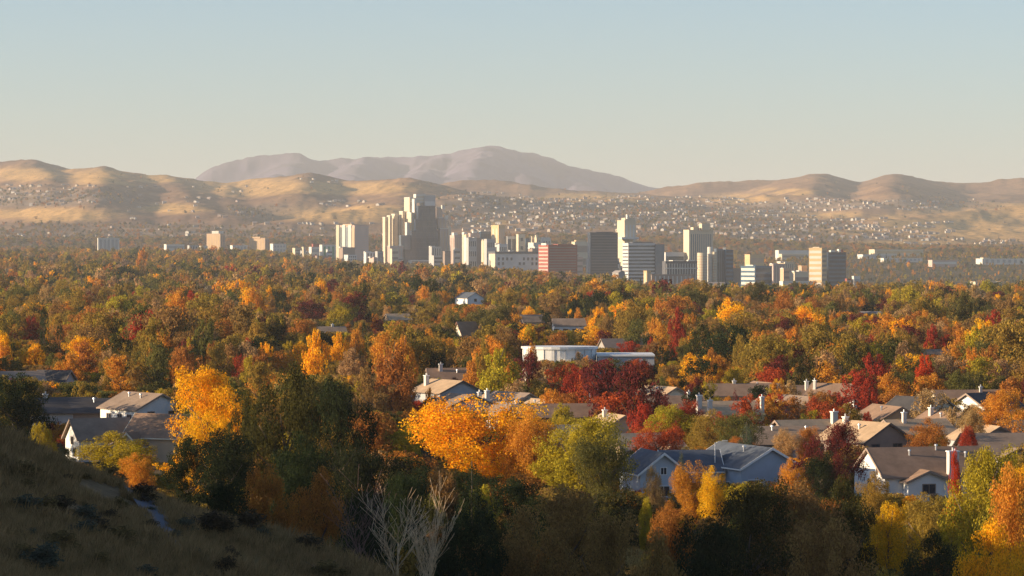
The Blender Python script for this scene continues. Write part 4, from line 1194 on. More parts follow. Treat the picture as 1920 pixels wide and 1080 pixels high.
def frame_of(xs, d, rz):
    a = math.radians(rz); ox = X(xs, d)
    return ox, d, math.cos(a), math.sin(a)
def block(e, name, x0, xs, x1, yt, yb, d, m, rz=RZ, inset=0.0, parent=None, depth=None):
    """box whose near upright edge stands in column xs; its left face runs to column x0 and its front to x1"""
    a = math.radians(rz)
    dep = depth if depth else max(4.0, (xs - x0) * d / F / math.sin(a))
    wid = (x1 - xs) * d / F / math.cos(a)
    ox, oy = X(xs, d), d
    el = e.location
    ca, sa = math.cos(a), math.sin(a)
    def P(lx, ly, z): return (ox + lx * ca - ly * sa - el.x, oy + lx * sa + ly * ca - el.y, z - el.z)
    z0 = Z(yb, d) if yb is not None else el.z - 1; z1 = Z(yt, d)
    V = [P(*v) for v in boxv(-inset, wid + inset, -inset, dep + inset, z0, z1)]
    o = obj(name, mesh(name, V, BOXF, m), parent or e)
    return o, P, wid, dep, z0, z1
def facade(e, P, wid, dep, z0, z1, style, n, m, face='front', frac=.5, margin=.04, parent=None):
    """windows on a face: bands (rows), strips (columns) or a grid of windows; each its own part, standing a little proud"""
    t0, t1 = .02, .12
    L = wid if face == 'front' else dep
    mg = margin * L; H = z1 - z0
    def slab(a0, a1, q0, q1):
        if face == 'front': return [P(*v) for v in boxv(a0, a1, -t1, -t0, q0, q1)]
        return [P(*v) for v in boxv(-t1, -t0, a0, a1, q0, q1)]
    if style == 'bands':
        s = H / n
        for k in range(n): obj('window_band', mesh('window_band', slab(mg, L - mg, z0 + (k + .5 - frac / 2) * s, z0 + (k + .5 + frac / 2) * s), BOXF, m), parent or e)
    elif style == 'strips':
        s = (L - 2 * mg) / n
        for k in range(n): obj('window_strip', mesh('window_strip', slab(mg + (k + .5 - frac / 2) * s, mg + (k + .5 + frac / 2) * s, z0 + .03 * H, z1 - .05 * H), BOXF, m), parent or e)
    elif style == 'grid':
        nx, ny = n; s = (L - 2 * mg) / nx; q = H / ny
        for i in range(nx):
            for j in range(ny):
                obj('window', mesh('window', slab(mg + (i + .5 - frac / 2) * s, mg + (i + .5 + frac / 2) * s, z0 + (j + .5 - frac / 2) * q, z0 + (j + .5 + frac / 2) * q), BOXF, m), parent or e)

def tower(label, x0, xs, x1, yt, d, m, front=None, left=None, name='tower', cat='building', rz=RZ, roofs=(), group='downtown buildings', cap=None, base=None):
    """roofs: boxes on the roof (x0, xs, x1, top row, material)"""
    gx_ = X(xs, d); g = float(valley(gx_, d))
    e = empty(name, (gx_, d, g)); tag(e, label, cat, group)
    w, P, wid, dep, z0, z1 = block(e, 'wall', x0, xs, x1, yt, None, d, m, rz)
    zb = max(z0, g + 3)
    if front: facade(e, P, wid, dep, zb, z1 - .02 * (z1 - zb), *front)
    if left: facade(e, P, wid, dep, zb, z1 - .02 * (z1 - zb), *left[:3], face='left', **(left[3] if len(left) > 3 else {}))
    cm = cap or m
    rim = 1.0
    V = []; Fc = []
    for bb in ((-.25, wid + .25, -.25, .5), (-.25, wid + .25, dep - .5, dep + .25), (-.25, .5, .5, dep - .5), (wid - .5, wid + .25, .5, dep - .5)):
        o = len(V); V += [P(*v) for v in boxv(bb[0], bb[1], bb[2], bb[3], z1 + .003, z1 + rim)]; Fc += [tuple(i + o for i in f) for f in BOXF]
    obj('parapet', mesh('parapet', V, Fc, cm), e)
    for (a, b, c, t, mm_) in roofs: block(e, 'roof_house', a, b, c, t, yt - .2, d + 3.5, mm_, rz, depth=max(4, dep * .5))
    return e, P, wid, dep, z0, z1

B_ = 'bands'; S_ = 'strips'; G_ = 'grid'
tower('tan tower with pale crown, leftmost tall block of the skyline', 386, 413, 421, 439, 5600, C_TAN, (S_, 2, C_BRN), (S_, 5, C_GOLD, dict(frac=.3)), rz=62, roofs=[(389, 410, 418, 433, C_WHITE)])
tower('tan tower right of the leftmost tall block', 466, 497, 504, 447, 5600, C_TAN, (S_, 2, C_BRN), (S_, 5, C_GOLD, dict(frac=.3)), rz=62, roofs=[(472, 488, 492, 444, C_TAN)])
tower('low pale block with upright piers at the far left', 181, 184, 223, 447, 5300, C_WHITE, (S_, 5, C_GREY, 'front', .6), None, 'low_block', rz=12, roofs=[(200, 202, 212, 444, C_CREAM)])
tower('long low white block left of the tan towers', 304, 312, 345, 459, 5500, C_WHITE, (B_, 2, C_GREY), None, 'low_block', rz=14)
tower('small grey block between the low white blocks', 350, 355, 371, 461, 5550, C_GREY, (S_, 3, WIN), None, 'low_block')
tower('small white block at the foot of the leftmost tan tower', 373, 378, 389, 462, 5500, C_WHITE, (B_, 2, C_GREY), None, 'low_block')
tower('low white block between the two tan towers', 430, 436, 463, 461, 5550, C_WHITE, (S_, 4, C_GREY), None, 'low_block')
tower('white block with window rows right of the second tan tower', 505, 512, 536, 458, 5500, C_WHITE, (G_, (4, 3), C_GREY), None, 'low_block')
tower('small cream block left of the green fronted building', 565, 569, 573, 464, 5500, C_CREAM, (B_, 2, C_GREY), None, 'low_block')
tower('low block with reddish roof left of the twin tower', 578, 584, 603, 464, 5560, C_WHITE, (B_, 2, C_GREY), None, 'low_block', roofs=[(584, 587, 600, 457, C_RED)])
tower('white low building with green front left of the twin tower', 598, 604, 629, 460, 5520, C_WHITE, (S_, 3, C_GRN), None, 'low_block')
# ribbed twin slab
e, P, w, dp, z0, z1 = tower('tan and white ribbed tower with wide shaded side', 629, 665, 690, 423, 5900, C_PINK, (B_, 20, C_GREY, 'front', .25), None, rz=48, roofs=[(640, 660, 672, 420, C_TAN)])
for k, mm_ in enumerate((C_CREAM, WIN, C_WHITE, GLASSG, C_WHITE, C_TAN)):
    o = dp * (1 - (k + 1) / 6); q = dp * (1 - k / 6)
    obj('rib', mesh('rib', [P(*v) for v in boxv(-1.2 if k % 2 == 0 else -.4, -.05, o + .1, q - .1, z0 + 2, z1 + (1.5 if k % 2 == 0 else -3))], BOXF, mm_), e)

# stepped hotel
def stepped_hotel():
    d = 6000.0; xs = 780
    e = empty('hotel_tower', (X(xs, d), d, 0)); tag(e, 'tallest stepped hotel tower with dark glass front and cream wings', 'building', 'downtown buildings')
    def wing(a, s, b, t, bt, dd, m, st=None):
        o, P, w, dp, z0, z1 = block(e, 'wing', a, s, b, t, bt, dd, m, 26)
        block(e, 'wing_cap', a - .3, s, b + .3, t - 1.2, t - .05, dd - .3, C_WHITE, 26, parent=o)
        if st: facade(e, P, w, dp, z0 + 1, z1 - 1, *st, parent=o)
        return o
    # left wings, rising to the core
    wing(717, 722, 727, 408, 505, 6030, C_CREAM, (S_, 1, C_TAN)); wing(725, 731, 735, 405, 463, 6024, C_CREAM, (S_, 1, C_TAN))
    wing(733, 740, 746, 402, 505, 6036, C_CREAM, (S_, 2, C_TAN)); wing(743, 748, 753, 405, 505, 6040, C_CREAM, (S_, 1, C_TAN))
    wing(748, 755, 760, 397, 505, 6034, C_CREAM, (S_, 1, C_TAN)); wing(757, 768, 774, 371, 505, 6028, C_CREAM, (S_, 1, C_BRN))
    wing(761, 769, 775, 399, 505, 6020, C_CREAM, (S_, 1, C_TAN)); wing(772, 777, 781, 374, 505, 6018, C_WHITE, (S_, 1, C_TAN))
    wing(767, 771, 776, 400, 505, 6012, C_CREAM); wing(759, 763, 768, 418, 505, 6008, C_WHITE)
    wing(775, 780, 798, 365, 380, 6030, C_WHITE, (B_, 2, C_CREAM)); wing(786, 796, 816, 367, 505, 6034, C_GREY, (B_, 5, C_PALEG, 'front', .3))
    # dark glass front
    def glasspart(a, s, b, t, dd, m):
        o, P, w, dp, z0, z1 = block(e, 'glass_front', a, s, b, t, 505, dd, m, 24)
        n = max(3, int((z1 - z0) / 9))
        for k in range(n):
            zz = z0 + (k + .5) * (z1 - z0) / n
            obj('floor_line', mesh('floor_line', [P(*v) for v in boxv(-.1, w + .1, -.18, -.02, zz, zz + .35)], BOXF, C_DK), o)
        m_ = max(2, int(w / 7))
        for k in range(1, m_): obj('mullion', mesh('mullion', [P(*v) for v in boxv(w * k / m_ - .12, w * k / m_ + .12, -.24, -.02, z0, z1)], BOXF, C_DK), o)
    glasspart(781, 784, 816, 386, 6000, NAVY); glasspart(776, 779, 819, 411, 5994, NAVY); glasspart(768, 772, 821, 432, 5988, NAVY)
    glasspart(748, 752, 790, 441, 5984, GLASSG); glasspart(756, 760, 822, 468, 5976, NAVY)
    # right wings
    wing(815, 818, 829, 389, 412, 6022, C_PINK, (S_, 2, C_TAN)); wing(819, 822, 837, 409, 430, 6018, C_PINK, (S_, 2, C_TAN)); wing(821, 825, 843, 429, 505, 6014, C_PINK, (S_, 3, C_TAN))
    wing(827, 829, 834, 386, 392, 6010, C_WHITE); wing(834, 836, 840, 405, 412, 6010, C_WHITE); wing(841, 842, 846, 426, 505, 6008, C_CREAM)
    wing(816, 820, 827, 474, 505, 5960, C_CREAM); wing(726, 731, 756, 462, 505, 5970, C_PINK, (S_, 4, C_GREY))
    o, P, w, dp, z0, z1 = block(e, 'podium', 764, 770, 816, 487.5, 506, 5950, C_WHITE, 14)
    facade(e, P, w, dp, z0, z1, B_, 2, C_BRN, parent=o)
stepped_hotel()
tower('tan ribbed hotel block right of the stepped tower', 843, 852, 868, 442, 5900, C_PINK, (S_, 3, C_CREAM, 'front', .35), (S_, 2, C_BRN), roofs=[(848, 851, 858, 436, C_WHITE)])
tower('cream ribbed hotel block with pale stair shafts', 866, 874, 879, 440, 5860, C_CREAM, (S_, 1, C_BRN), (S_, 2, C_PINK), roofs=[(866, 870, 876, 435, C_WHITE)])
tower('broad tan hotel slab left of the blue glass block', 878, 882, 900, 438, 5850, C_PINK, (S_, 3, C_TAN, 'front', .5), None, roofs=[(884, 887, 895, 433, C_WHITE)])
tower('blue glass block below the golden field', 898, 901, 922, 434, 5880, TEAL, (S_, 5, NAVY, 'front', .6), None, roofs=[(908, 910, 922, 431, C_WHITE)], cap=C_WHITE)
tower('low brown block under the blue glass block', 896, 898, 920, 473, 5800, C_PINK, (S_, 4, C_GREY), None, 'low_block')
tower('gold sided tower right of the blue glass block', 921, 935, 947, 423, 5850, C_GOLD, (S_, 3, C_PINK), (S_, 2, C_CREAM), rz=40)
tower('dark glass block with white frame behind the grey civic building', 946, 951, 968, 444, 5850, C_WHITE, (S_, 2, NAVY, 'front', .8), None)
tower('cream block with single dark opening behind the grey civic building', 968, 972, 985, 440, 5840, C_CREAM, (G_, (1, 4), WIN, 'front', .4), None)
tower('small teal block right of the cream block', 984, 987, 995, 448, 5880, TEAL, (B_, 4, WIN), None, 'low_block')
tower('slender cream shaft left of the pale stepped block', 993, 997, 1002, 444, 5840, C_CREAM, (S_, 1, C_BRN), None)
tower('pale stepped block beside the red tower', 1002, 1006, 1014, 446, 5830, C_CREAM, (S_, 2, C_BRN), None, roofs=[(1003, 1005, 1009, 441, C_CREAM)])
tower('thin pale frame block behind the red tower roof', 1013, 1017, 1033, 448, 5860, C_WHITE, (S_, 3, C_BRN), None, roofs=[(1015, 1017, 1023, 445, C_WHITE), (1024, 1026, 1031, 445, C_WHITE)])
# grey civic building with square windows
e, P, w, dp, z0, z1 = tower('grey civic building with dark cornice and square windows', 916, 929, 1013, 473, 5100, C_PALEG, None, None, 'civic_building', rz=16, cap=C_DK)
zt, zm = Z(475.5, 5100), Z(471.5, 5100)
obj('cornice', mesh('cornice', [P(*v) for v in boxv(-1.2, w + 1.2, -1.2, dp + 1.2, zt, zm)], BOXF, C_DK), e)
for row, cols in ((485.5, list(range(4)) + [6, 7, 8, 9]), (494.5, [0, 1, 5, 6, 8, 9])):
    for c in cols:
        a = w * (.05 + c * .094)
        obj('window', mesh('window', [P(*v) for v in boxv(a, a + w * .045, -.2, -.03, Z(row + 2.8, 5100), Z(row - 2.8, 5100))], BOXF, WIN), e)
obj('corner_pier', mesh('corner_pier', [P(*v) for v in boxv(-.8, -.05, -.5, dp * .8, z0, zt - .3)], BOXF, C_CREAM), e)
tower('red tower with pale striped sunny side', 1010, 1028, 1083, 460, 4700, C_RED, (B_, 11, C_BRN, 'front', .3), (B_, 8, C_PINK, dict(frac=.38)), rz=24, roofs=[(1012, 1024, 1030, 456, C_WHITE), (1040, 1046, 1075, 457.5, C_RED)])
tower('tan low block between the red tower and dark tower', 1072, 1078, 1103, 454, 5900, C_CREAM, (B_, 2, C_BRN), None, 'low_block', roofs=[(1076, 1080, 1098, 450, C_GOLD)])
tower('dark blue glass tower with pale left edge', 1102, 1107, 1159, 437, 4600, NAVY, (B_, 16, C_DK, 'front', .25), None, rz=14, roofs=[(1116, 1120, 1150, 434.5, NAVY)])
e, P, w, dp, z0, z1 = tower('tall cream tower with mast behind the striped office', 1158, 1171, 1193, 414, 4900, C_CREAM, (S_, 3, C_PALEG, 'front', .4), None, rz=30, roofs=[(1166, 1172, 1191, 408.5, C_CREAM)])
block(e, 'ledge', 1152, 1166, 1199, 444.5, 448.5, 4880, C_PALEG, 30)
block(e, 'mast', 1174, 1176, 1179, 402, 410, 4896, C_WHITE, 30)
e, P, w, dp, z0, z1 = tower('office block with bold white and dark horizontal stripes', 1168, 1178, 1229, 457, 4300, C_PALEG, (B_, 11, WIN, 'front', .48, .01), (B_, 11, WIN, dict(frac=.3)), rz=22, roofs=[(1182, 1186, 1225, 454, C_DK)])
block(e, 'blue_end', 1224, 1229.5, 1246, 458, None, 4312, GLASSG, 22)
tower('low banded block behind the striped office', 1244, 1248, 1284, 474, 4700, C_PALEG, (B_, 3, WIN, 'front', .4), None, 'low_block')
tower('tall slab with fine vertical stripes and cream left side', 1283, 1292, 1338, 432, 4700, C_CREAM, (S_, 11, GLASSG, 'front', .45, .06), None, rz=18, roofs=[(1297, 1300, 1309, 426, C_CREAM), (1313, 1316, 1331, 419, C_CREAM), (1310, 1312, 1326, 428, C_BRN)])
e, P, w, dp, z0, z1 = tower('parking building with dark roof line and white columns', 1243, 1248, 1308, 491, 4100, C_DK, None, None, 'parking_building', rz=10, cap=C_DK)
for k in range(12): obj('column', mesh('column', [P(*v) for v in boxv(w * (k + .3) / 12, w * (k + .55) / 12, -.9, -.03, z0, Z(494.5, 4100))], BOXF, C_WHITE), e)
obj('floor_slab', mesh('floor_slab', [P(*v) for v in boxv(-.5, w + .5, -1.1, -.92, Z(504, 4100), Z(502, 4100))], BOXF, C_PALEG), e)
tower('small gold tower before the parking building', 1207, 1213, 1221, 509, 3900, C_GOLD, (S_, 1, C_TAN), (S_, 1, C_CREAM), 'low_block', rz=40)
tower('low row building with upright fins before the parking building', 1218, 1222, 1302, 516, 3950, C_BRN, (S_, 9, C_PALEG, 'front', .25), None, 'low_block', rz=10)
# cream cylinder pair with blue glass back
def cyl_block():
    d = 4150.0
    e = empty('curved_tower', (X(1340, d), d, float(valley(X(1340, d), d)))); tag(e, 'cream curved tower pair with blue glass right side', 'building', 'downtown buildings')
    for (a, b, t, m, dd) in ((1308, 1327, 474, C_CREAM, 4140), (1327, 1338, 463, C_WHITE, 4150), (1337, 1344, 472, C_CREAM, 4146)):
        r = (b - a) / 2 / F * dd; cx = X((a + b) / 2, dd); n = 20
        V = []
        zz0, zz1 = e.location.z - 1, Z(t, dd)
        for zq in (zz0, zz1):
            for k in range(n): q = 2 * math.pi * k / n; V.append((cx + r * math.cos(q) - e.location.x, dd + 8 + r * math.sin(q) - d, zq - e.location.z))
        sh = obj('shaft', mesh('shaft', V, [(k, (k + 1) % n, (k + 1) % n + n, k + n) for k in range(n)] + [tuple(range(n, 2 * n))], m), e)
        nb = 12
        for k in range(nb):
            h = zz0 + 6 + (zz1 - zz0 - 8) * k / nb
            V = []
            for zq in (h, h + (zz1 - zz0) / nb * .3):
                for j in range(n): q = 2 * math.pi * j / n; V.append((cx + (r + .08) * math.cos(q) - e.location.x, dd + 8 + (r + .08) * math.sin(q) - d, zq - e.location.z))
            obj('window_band', mesh('window_band', V, [(j, (j + 1) % n, (j + 1) % n + n, j + n) for j in range(n)], C_TAN if m is C_CREAM else C_PALEG), sh)
    o, P, w, dp, z0, z1 = block(e, 'glass_block', 1340, 1345, 1362, 466, None, 4160, GLASSG, 16)
    facade(e, P, w, dp, z0, z1, S_, 4, WIN, parent=o)
    o, P, w, dp, z0, z1 = block(e, 'glass_block', 1358, 1361, 1375, 468, None, 4156, TEAL, 16)
    facade(e, P, w, dp, z0, z1, B_, 10, NAVY, parent=o)
    box('roof_sign', X(1356, d) - e.location.x, X(1361, d) - e.location.x, 4, 6, Z(468, d) - e.location.z, Z(464, d) - e.location.z, C_WHITE, e)
cyl_block()
tower('low gold block right of the curved tower', 1398, 1406, 1433, 478, 5200, C_GOLD, (B_, 2, C_TAN), None, 'low_block')
tower('small office with white striped side and blue glass front', 1391, 1416, 1450, 500, 3900, TEAL, (B_, 4, NAVY, 'front', .6), (B_, 5, C_WHITE, dict(frac=.55)), rz=40, roofs=[(1396, 1412, 1418, 496.5, C_WHITE)])
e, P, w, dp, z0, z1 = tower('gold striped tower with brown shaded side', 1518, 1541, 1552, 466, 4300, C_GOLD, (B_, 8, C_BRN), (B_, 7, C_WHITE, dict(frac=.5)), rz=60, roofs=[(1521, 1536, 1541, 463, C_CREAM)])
tower('dark blue banded tower joined behind the gold striped tower', 1548, 1553, 1587, 474, 4330, NAVY, (B_, 8, TEAL, 'front', .4), None, rz=12, roofs=[(1556, 1558, 1566, 469, C_WHITE), (1571, 1573, 1577, 467, C_WHITE), (1577.5, 1578, 1581, 468, C_RED)])
# low halls on the right
def low(label, x0, xs, x1, yt, d, m, st=None, rz=8, roofs=()): tower(label, x0, xs, x1, yt, d, m, st, None, 'low_block', rz=rz, roofs=roofs, group='low buildings east of downtown')
low('low cream block with white roof boxes left of the gold striped tower', 1484, 1490, 1517, 511, 3900, C_CREAM, (B_, 1, C_BRN), roofs=[(1487, 1489, 1493, 508, C_WHITE), (1496, 1498, 1502, 507, C_WHITE), (1505, 1507, 1512, 509, C_WHITE)])
low('long low white shed below the gold striped tower', 1464, 1468, 1529, 529, 3500, C_WHITE, (B_, 1, C_GREY))
low('very long sunlit cream warehouse on the right plain', 1634, 1640, 1733, 468.5, 6150, C_CREAM, (B_, 1, C_GOLD))
low('long grey warehouse under the sunlit one', 1612, 1618, 1683, 478, 5900, C_PALEG, (B_, 1, C_GREY))
low('white warehouse with loading doors under the grey one', 1652, 1657, 1731, 485, 5700, C_WHITE, (S_, 9, C_GREY))
low('pinkish flat shed right of the white warehouse', 1744, 1748, 1796, 488.5, 5500, C_PINK, (B_, 1, C_WHITE))
low('white warehouse at the far right edge', 1836, 1842, 1925, 486, 5600, C_WHITE, (S_, 7, C_GREY), roofs=[(1840, 1844, 1856, 483, C_CREAM)])
low('white sign board block right of the dark banded tower', 1599, 1601, 1613, 519, 3700, C_WHITE, (B_, 2, C_GREY))
low('flat pale roofed block before the right plain', 1824, 1829, 1880, 530, 3300, C_CREAM, (B_, 1, C_BRN))
low('small cream shed below the flat pale roofed block', 1868, 1871, 1905, 539, 2900, C_WHITE, (S_, 4, C_BRN))
low('orange brown flat block right of the dark banded tower', 1586, 1588, 1596, 524, 3700, C_RED, (S_, 2, C_WHITE))
low('pale low block among the trees on the right', 1672, 1676, 1706, 564, 2200, C_PINK, (S_, 4, C_WHITE))
low('sunlit cream low block right of the narrow orange tree', 1716, 1722, 1752, 576, 1900, C_CREAM, (S_, 3, C_WHITE))
low('white house block at the right among valley trees', 1850, 1854, 1895, 588, 1750, C_WHITE, (S_, 5, C_BRN))
low('grey flat roof block left of the warehouses', 1456, 1460, 1520, 470, 6200, C_PALEG, (B_, 1, C_WHITE))
low('cream flat block under the grey flat roof block', 1462, 1466, 1510, 477, 6100, C_CREAM, (B_, 1, C_BRN))

# --- the lower blocks that fill the gaps between the towers
DLM = [('left of the twin ribbed tower', 545, 630), ('between the twin tower and the stepped hotel', 630, 725), ('at the foot of the stepped hotel', 725, 842), ('below the ribbed hotel blocks', 842, 916), ('behind the grey civic building', 916, 1012), ('beside the red tower', 1012, 1102), ('at the foot of the dark glass tower', 1102, 1165), ('around the striped office', 1165, 1250), ('around the parking building', 1250, 1310), ('right of the curved tower', 1340, 1392), ('right of the small striped office', 1440, 1520)]
LB = []
g14 = np.random.default_rng(44)
cols = {'cream': C_CREAM, 'white': C_WHITE, 'tan': C_TAN, 'pinkish': C_PINK, 'grey': C_GREY, 'brown': C_BRN, 'pale grey': C_PALEG}
for w_, l, r in DLM:
    for k in range(8 if 842 <= l < 1000 else (5 if r < 1350 else 4)):
        px = g14.uniform(l, r); wd = g14.uniform(10, 30)
        right = ss(950, 1300, px)
        d = g14.uniform(5050, 5900) * (1 - right) + g14.uniform(4150, 4600) * right
        yt = (g14.uniform(444, 476) if 842 < px < 1012 else g14.uniform(462, 486)) * (1 - right) + g14.uniform(488, 516) * right
        cn = str(g14.choice(list(cols))); st = str(g14.choice(['banded', 'ribbed', 'gridded']))
        LB.append(dict(px=px, wd=wd, d=d, yt=yt, cn=cn, st=st, phrase=f'{cn} {st} low block {w_}'))
nl = number_labels(LB, lambda t: t['phrase'], lambda t: t['px'])
for s in LB:
    dk = WIN if s['cn'] in ('white', 'grey', 'pale grey') else C_BRN
    fr = {'banded': (B_, 3, dk, 'front', .4), 'ribbed': (S_, 4, dk, 'front', .4), 'gridded': (G_, (4, 3), dk, 'front', .5)}[s['st']]
    a = s['px'] - s['wd'] / 2
    tower(nl[id(s)], a, a + s['wd'] * g14.uniform(.15, .4), a + s['wd'], s['yt'], s['d'], cols[s['cn']], fr, None, 'low_block', rz=float(g14.uniform(14, 40)), roofs=[(a + 2, a + 3, a + s['wd'] * .5, s['yt'] - 2.2, C_PALEG)] if g14.random() < .5 else ())

# --- small houses on the slopes
def slope_house(seed):
    g = random.Random(seed)
    L, W, h, rh = g.uniform(12, 17), g.uniform(9, 11), g.uniform(4.5, 6.5), g.uniform(2.0, 3.2)
    V = []; Fc = []; MI = []
    for s in (-L / 2, L / 2):
        for (a, z) in ((-W / 2, -3), (W / 2, -3), (W / 2, h), (0, h + rh), (-W / 2, h)): V.append((s, a, z))
    fs = [(0, 1, 2, 3, 4), (9, 8, 7, 6, 5)] + [(k, k + 5, (k + 1) % 5 + 5, (k + 1) % 5) for k in (0, 1, 4)]
    Fc += fs; MI += [0] * len(fs)
    o = len(V); o_ = .6
    for s in (-L / 2 - o_, L / 2 + o_):
        for (a, z) in ((-W / 2 - o_, h - .3), (0, h + rh + .1), (W / 2 + o_, h - .3), (W / 2 + o_, h), (0, h + rh + .4), (-W / 2 - o_, h)): V.append((s, a, z))
    for k in range(6): Fc.append((o + k, o + (k + 1) % 6, o + (k + 1) % 6 + 6, o + k + 6)); MI.append(1)
    Fc += [(o, o + 5, o + 4, o + 1), (o + 1, o + 4, o + 3, o + 2), (o + 6, o + 7, o + 10, o + 11), (o + 7, o + 8, o + 9, o + 10)]; MI += [1] * 4
    for (x, y, w_, z_) in ((-L * .3, -W / 2 - .06, 1.8, 1.6), (L * .15, -W / 2 - .06, 2.4, 1.6)):
        o = len(V); V += boxv(x, x + w_, y, y + .05, z_, z_ + 1.5); Fc += [tuple(i + o for i in f) for f in BOXF]; MI += [2] * 6
    return V, Fc, MI
SH = []
wallset = [mat('slope_white', (.54, .50, .44), .7, .05), mat('slope_cream', (.48, .40, .31), .7, .05), mat('slope_pink', (.40, .30, .25), .7, .05), mat('slope_grey', (.32, .30, .28), .7, .05)]
roofset = [mat('slope_roof_pale', (.36, .31, .28), .8, .1), mat('slope_roof_tan', (.32, .23, .17), .8, .1), mat('slope_roof_grey', (.19, .17, .165), .8, .1)]
wn, rn = ['white', 'cream', 'pinkish', 'grey'], ['pale roofed', 'tan roofed', 'grey roofed']
for wi in range(4):
    for ri in range(3):
        V, Fc, MI = slope_house(wi * 7 + ri)
        me = mesh('slope_house', V, Fc, [wallset[wi], roofset[ri], WIN]); me.polygons.foreach_set('material_index', MI)
        SH.append((me, f'{rn[ri]} {wn[wi]}'))
ZONES = [(990, 1170, 374, 440, 6), (1150, 1285, 371, 446, 6), (1240, 1395, 372, 446, 6), (845, 1000, 366, 440, 6), (1390, 1530, 386, 455, 6), (1470, 1770, 378, 396, 5), (1480, 1665, 414, 430, 6), (1560, 1790, 424, 452, 6), (-10, 180, 350, 386, 5.5), (230, 480, 352, 412, 9), (1640, 1900, 452, 474, 7), (560, 640, 339, 346, 5), (600, 720, 380, 391, 6), (1780, 1830, 340, 380, 12), (0, 720, 425, 447, 7)]
HLM = [('above the red tower', 960, 1090), ('above the dark blue glass tower', 1090, 1160), ('above the striped office', 1160, 1280), ('above the vertically striped slab', 1280, 1345), ('above the small striped office', 1345, 1460), ('above the gold striped tower', 1460, 1600), ('above the long warehouses', 1600, 1760), ('at the far right hills', 1760, 1930), ('right of the stepped hotel', 830, 960), ('between the twin tower and stepped hotel', 600, 830), ('above the tan towers', 340, 600), ('on the dark left hillside', -20, 340)]
slots = []
g11 = np.random.default_rng(3)
for zi, (a, b, t, bt, gap) in enumerate(ZONES):      # houses stand in rows along streets that follow the slope
    y = t
    while y < bt:
        tilt = g11.uniform(-.035, .035); ph = g11.uniform(0, 6); px = a + g11.uniform(0, 10)
        while px < b:
            py = y + tilt * (px - (a + b) / 2) + 1.2 * math.sin(px * .035 + ph) + g11.normal(0, .5)
            edge = .84 - .62 * (zi in (9, 13, 14)) - .2 * (zi == 8)
            if g11.random() < edge * (.55 + .45 * math.sin(px * .05 + zi + y * .3)):
                hit = hill_hit(px, py)
                if hit is not None and hit[1] < 12600:
                    mi = int(g11.choice(12, p=np.array([3, 4, 4, 4, 5, 3, 3, 3, 2, 1, 2, 2]) / 36))
                    where = [w for w, l, r in HLM if l <= px < r]
                    slots.append(dict(px=px, py=py, hit=hit, mi=mi, rot=g11.choice([14, 14, -20, 60]) + g11.uniform(-6, 6), sc=g11.uniform(.58, .92), phrase=f'{SH[mi][1]} house {where[0] if where else HLM[-1][0]}'))
            px += g11.uniform(6.5, 10.5)
        y += gap * g11.uniform(.8, 1.2)
slots.sort(key=lambda s: s['hit'][1] / s['sc'])
rest = slots[296:]
slots = slots[:296]
# within one phrase: rows from the top, then order from the left
def label_slots(items):
    by = {}
    for it in items: by.setdefault(it['phrase'], []).append(it)
    for k, L in by.items():
        if len(L) > 3:
            L.sort(key=lambda t: t['py'])
            third = math.ceil(len(L) / 3)
            for i, it in enumerate(L): it['phrase'] = k + ', ' + ('high', 'middle', 'low')[i // third] + ' on slope'
label_slots(slots)
nl = number_labels(slots, lambda t: t['phrase'], lambda t: t['px'])
for s in slots:
    o = obj('hillside_house', SH[s['mi']][0], None, (s['hit'][0], s['hit'][1] + 6, s['hit'][2] + .4))
    o.rotation_euler = (0, 0, math.radians(s['rot'])); o.scale = (s['sc'],) * 3
    tag(o, nl[id(s)], 'house', 'small houses on the slopes behind the city')

# the farther ones, too many to count, as one body of houses
def far_houses():
    V = []; Fc = []; MI = []
    mats = wallset + roofset + [WIN]
    for s in rest:
        me, _ = SH[s['mi']]; wi, ri = divmod(s['mi'], 3)
        co = np.empty(len(me.vertices) * 3); me.vertices.foreach_get('co', co); co = co.reshape(-1, 3) * s['sc']
        a = math.radians(s['rot']); c_, s_ = math.cos(a), math.sin(a)
        o = len(V)
        V += [(s['hit'][0] + x * c_ - y * s_, s['hit'][1] + 6 + x * s_ + y * c_, s['hit'][2] + .4 + z) for x, y, z in co]
        for p in me.polygons:
            Fc.append(tuple(o + i for i in p.vertices)); MI.append({0: wi, 1: 4 + ri, 2: 7}[p.material_index])
    me = mesh('far_hillside_houses', V, Fc, mats); me.polygons.foreach_set('material_index', MI)
    tag(obj('far_hillside_houses', me), 'dense rows of tiny pale houses high on the slopes', None, None, 'stuff')
far_houses()

# --- house roofs that glint between the trees farther down the valley
VH = []
g12 = np.random.default_rng(15)
spots = [(495, 523, 2600), (545, 525, 2550), (690, 537, 2150), (735, 536, 2200), (765, 538, 2150), (625, 546, 2000), (1290, 592, 1250), (1340, 590, 1300), (1100, 545, 2000), (1345, 529, 2600), (1160, 507, 3200), (1170, 660, 900), (30, 690, 640), (210, 668, 760), (1510, 622, 1150), (1640, 600, 1300), (1440, 602, 1250), (1030, 690, 640), (960, 733, 560), (1860, 632, 980), (1895, 600, 1300), (1780, 560, 1900), (1830, 612, 1200), (1700, 545, 2200), (1905, 560, 1900), (330, 505, 3300), (400, 660, 780), (1770, 690, 730), (1690, 690, 720), (1545, 690, 720)]
for i, (px, py, d) in enumerate(spots):
    x = X(px, d); g = float(ground_z(x, d))
    mi = int(g12.choice(12, p=np.array([4, 4, 3, 3, 4, 3, 1, 2, 1, 1, 2, 4]) / 32))
    rel, nm = place_words(px, py)
    VH.append(dict(px=px, x=x, d=d, g=max(g, Z(py, d) - 7), mi=mi, phrase=f'{SH[mi][1]} house glinting between trees {rel} {nm}'))
